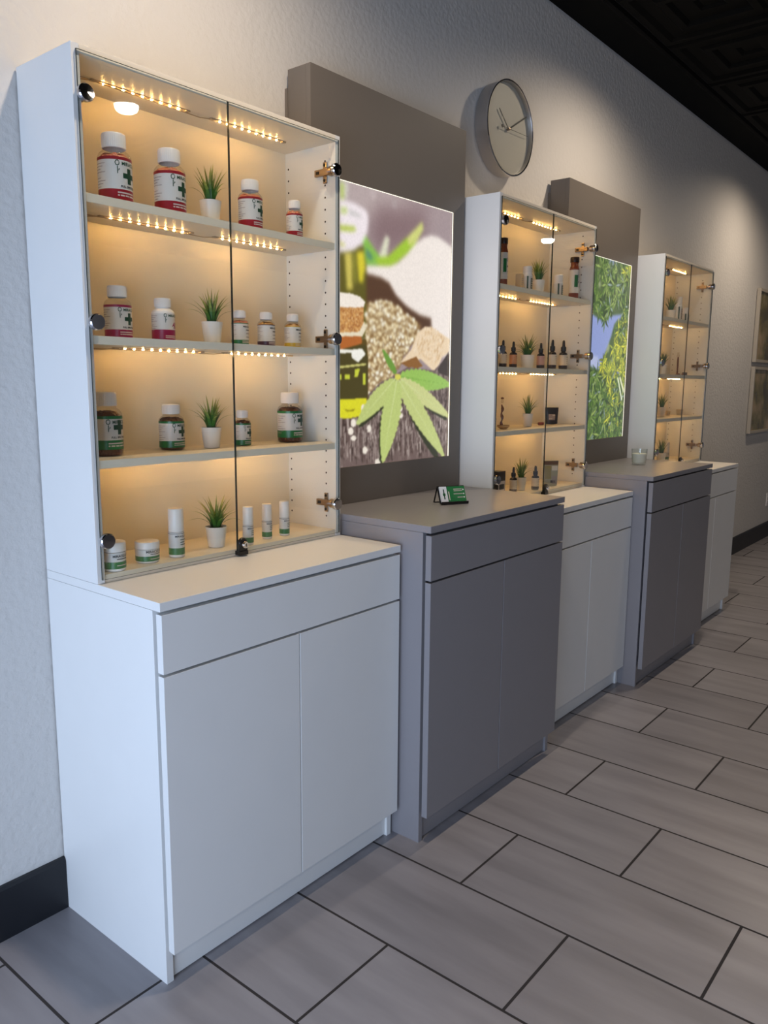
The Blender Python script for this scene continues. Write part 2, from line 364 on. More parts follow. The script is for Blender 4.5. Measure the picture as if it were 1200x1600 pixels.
def display_case(x, W, u, zb, H, shelves, label, group):
    t = thing('glass_display_case', label, 'display case', (x, 0, 0), group=group)
    T = .018; B = -.004; yb = -.030
    for side in (0, 1):
        a = 0 if side == 0 else W-T; mb = MB(); mb.box(a, a+T, -u, B, zb+.0005, H, WHITE, .0008)
        xi = T+.0003 if side == 0 else W-T-.0003; sg = 1 if side == 0 else -1
        z = zb+.055
        while z < H-.03:
            for yy in (-.042, -.187):
                mb.face([(xi, yy+.0029*math.cos(q*PI/4), z+.0029*math.sin(q*PI/4)) for q in range(8)], HOLE)
            z += .032
        mb.build('side_panel', t)
    mb = MB(); mb.box(T, W-T, yb, B, zb+.0005, H, INNER); mb.build('back_panel', t)
    top = MB(); top.box(T, W-T, -u, yb, H-T, H, INNER, .0008); tp = top.build('top_panel', t)
    mb = MB(); mb.box(T, W-T, -u+.004, yb, zb+.0005, zb+T, INNER, .0008); mb.build('bottom_panel', t)
    led_tape(tp, .118, .355, H-T); led_tape(tp, .442, .672, H-T)
    for i, z in enumerate(shelves):
        mb = MB(); mb.box(T+.0006, W-T-.0006, -u+.003, yb-.0005, z-T, z, INNER, .0008); sh = mb.build('shelf', t)
        dx = .0 if i == 0 else (.022 if i == 1 else .01)
        led_tape(sh, .122+dx, .355+dx, z-T); led_tape(sh, .442+dx, .668+dx, z-T)
    y1, y0 = -u-.0012, -u-.0052
    hz = [H-.093, H-.543, zb+.096]
    for side in (0, 1):
        a, b = (.009, W/2-.0015) if side == 0 else (W/2+.0015, W-.009)
        mb = MB(); mb.box(a, b, y0, y1, zb+.009, H-.012, GLASS, edge=GEDGE); d = mb.build('glass_door', t)
        cx = .022 if side == 0 else W-.026
        for z in hz:
            hinge_parts(W, side, z, t, u)
            mb = MB(); mb.lathe([(.0001, 0), (.0165, 0), (.0175, .001), (.0175, .009), (.0155, .0115), (.0001, .012)], CHROME, 28, ax='y', c=(cx, y0-.0002, z))
            s_ = 1 if side == 0 else -1
            mb.lathe([(.0001, 0), (.0135, 0), (.0135, .012), (.0001, .012)], NICKEL, 20, ax='y', c=(cx, y1+.0122, z))
            xx = sorted((cx-s_*.004, T*s_+(0 if side == 0 else W)+s_*.003)); 
            if xx[1]-xx[0] > .001: mb.box(xx[0], xx[1], y1+.002, -.205, z-.007, z+.007, NICKEL, .001)
            mb.build('hinge_cap', d)
        if side == 1:
            lk = MB(); c = W/2+.012; zz = zb+.026
            lk.box(c-.014, c+.014, y0-.008, y0-.0003, zz-.014, zz+.010, BLACKP, .003)
            lk.lathe([(.0138, 0), (.0138, .006), (.0125, .008), (.0001, .008)], BLACKP, 24, ax='y', c=(c, y0-.0004, zz+.008))
            lk.box(c-.014, c+.014, y0-.01, y1+.006, zb+.003, zz-.012, BLACKP, .001)
            l_ = lk.build('lock', d)
            lc = MB(); lc.lathe([(.0001, .006), (.0088, .006), (.0092, .008), (.0092, .016), (.0078, .018), (.0001, .018)], CHROME, 24, ax='y', c=(c+.001, y0, zz+.004))
            lc.box(c-.0002, c+.0022, y0-.0184, y0-.018, zz, zz+.008, BLACKP); tag(lc.build('lock_cylinder', l_), 'silver key cylinder')
    return t

GW, GG, GC = 'white floor cabinets along the wall', 'grey floor cabinets along the wall', 'lit glass display cases'
base_cabinet(0, .788, .4535, .878, WHITE, 'white floor cabinet nearest the camera, under the first display case', GW)
base_cabinet(.8005, .7855, .547, .9388, GREY, 'grey floor cabinet in front, with the green business cards on its top', GG)
base_cabinet(1.604, .7866, .4675, .872, WHITE, 'white floor cabinet between the two grey cabinets', GW)
base_cabinet(2.3935, .7895, .549, .9388, GREY, 'grey floor cabinet farther back, with the glass candle on its top', GG)
base_cabinet(3.190, .770, .458, .878, WHITE, 'white floor cabinet at the far end of the row', GW)
display_case(0, .788, .2257, .878, 1.986, (1.704, 1.416, 1.150), 'lit glass display case nearest the camera, with red and green labelled bottles', GC)
display_case(1.604, .7866, .2395, .872, 1.988, (1.680, 1.385, 1.147), 'lit glass display case in the middle, with dropper bottles', GC)
display_case(3.190, .770, .2404, .878, 1.979, (1.674, 1.380, 1.147), 'lit glass display case farthest from the camera', GC)

# ------------------------------------------------------------------ backlit poster panels
PW, PH = .654, .864
def poster_panel(x, W, zb, label):
    t = thing('poster_panel', label, 'lightbox panel', (x, 0, 0), group='tall grey lightbox panels')
    D, H, T = .103, 2.2077, .018; x0 = W-.066-PW; z0 = 1.057
    mb = MB(); f = -D+T
    for a, b, c, d in ((0, T, zb, H), (W-T, W, zb, H), (T, W-T, H-T, H), (T, W-T, zb, zb+T)): mb.box(a, b, f+.0005, -.012, c+.0006, d, GREYP, .0008)
    mb.box(T, W-T, -.02, -.012, zb+T, H-T, GREYP); mb.box(-.003, W-.1, -.012, -.002, zb+.06, H-.05, GREYP); mb.build('back_box', t)
    mb = MB()
    for a, b, c, d in ((0, x0, zb, H), (x0+PW, W, zb, H), (x0, x0+PW, z0+PH, H), (x0, x0+PW, zb, z0)): mb.box(a, b, -D, f, c+.0006, d, GREYP)
    mb.build('front_board', t)
    return t, x0, z0, -D+.004
def sc(c, k=1.0): return (lin(c[0])*k, lin(c[1])*k, lin(c[2])*k, 1)
def inside(p, poly):
    x, y = p; r = False; n = len(poly)
    for i in range(n):
        x1, y1 = poly[i]; x2, y2 = poly[i-1]
        if (y1 > y) != (y2 > y) and x < (x2-x1)*(y-y1)/(y2-y1)+x1: r = not r
    return r
class Sheet:
    """a printed film: coloured shapes are laid down on a fine grid and stored as the mesh's colours"""
    NX, NY = 250, 360
    def __init__(s, x0, z0, y):
        s.x0, s.z0, s.y = x0, z0, y; s.a = np.zeros((s.NY, s.NX, 3)); s.gx = (np.arange(s.NX)+.5)/s.NX*PW; s.gy = (np.arange(s.NY)+.5)/s.NY*PH
    def add(s, col, poly):
        p = np.array(poly, float); i0, i1 = np.searchsorted(s.gx, [p[:, 0].min(), p[:, 0].max()]); j0, j1 = np.searchsorted(s.gy, [p[:, 1].min(), p[:, 1].max()])
        if i1 <= i0 or j1 <= j0: return
        X, Y = np.meshgrid(s.gx[i0:i1], s.gy[j0:j1]); r = np.zeros(X.shape, bool)
        for k in range(len(p)):
            xa, ya = p[k]; xb, yb = p[k-1]
            if ya == yb: continue
            r ^= ((ya > Y) != (yb > Y)) & (X < (xb-xa)*(Y-ya)/(yb-ya)+xa)
        s.a[j0:j1, i0:i1][r] = col
    def blur(s, n, v0=0.0, v1=9.0):
        for _ in range(n):
            q = np.pad(s.a, ((1, 1), (1, 1), (0, 0)), 'edge'); q = (q[:-2]+2*q[1:-1]+q[2:])/4; q = (q[:, :-2]+2*q[:, 1:-1]+q[:, 2:])/4
            m = (s.gy >= v0) & (s.gy <= v1); s.a[m] = q[m]
    def build(s, name, parent):
        c = s.a/255.0; c = np.where(c <= .04045, c/12.92, ((c+.055)/1.055)**2.4)
        nx, ny = s.NX, s.NY; xs = s.x0+np.linspace(0, PW, nx+1); zs = s.z0+np.linspace(0, PH, ny+1)
        X, Z = np.meshgrid(xs, zs); v = np.stack([X.ravel(), np.full(X.size, s.y), Z.ravel()], 1)
        i = (np.arange(ny)[:, None]*(nx+1)+np.arange(nx)[None]).ravel(); f = np.stack([i, i+1, i+nx+2, i+nx+1], 1)
        me = bpy.data.meshes.new(name); me.from_pydata(v.tolist(), [], f.tolist()); me.update(); me.materials.append(PRINT)
        # colours sit on the grid points, averaged from the four cells around each
        q = np.pad(c, ((1, 1), (1, 1), (0, 0)), 'edge'); pc = (q[:-1, :-1]+q[1:, :-1]+q[:-1, 1:]+q[1:, 1:])/4
        ca = me.color_attributes.new('Col', 'FLOAT_COLOR', 'POINT'); ca.data.foreach_set('color', np.concatenate([pc.reshape(-1, 3), np.ones((X.size, 1))], 1).astype(np.float32).ravel())
        o = bpy.data.objects.new(name, me); COL.objects.link(o); o.parent = parent; return o
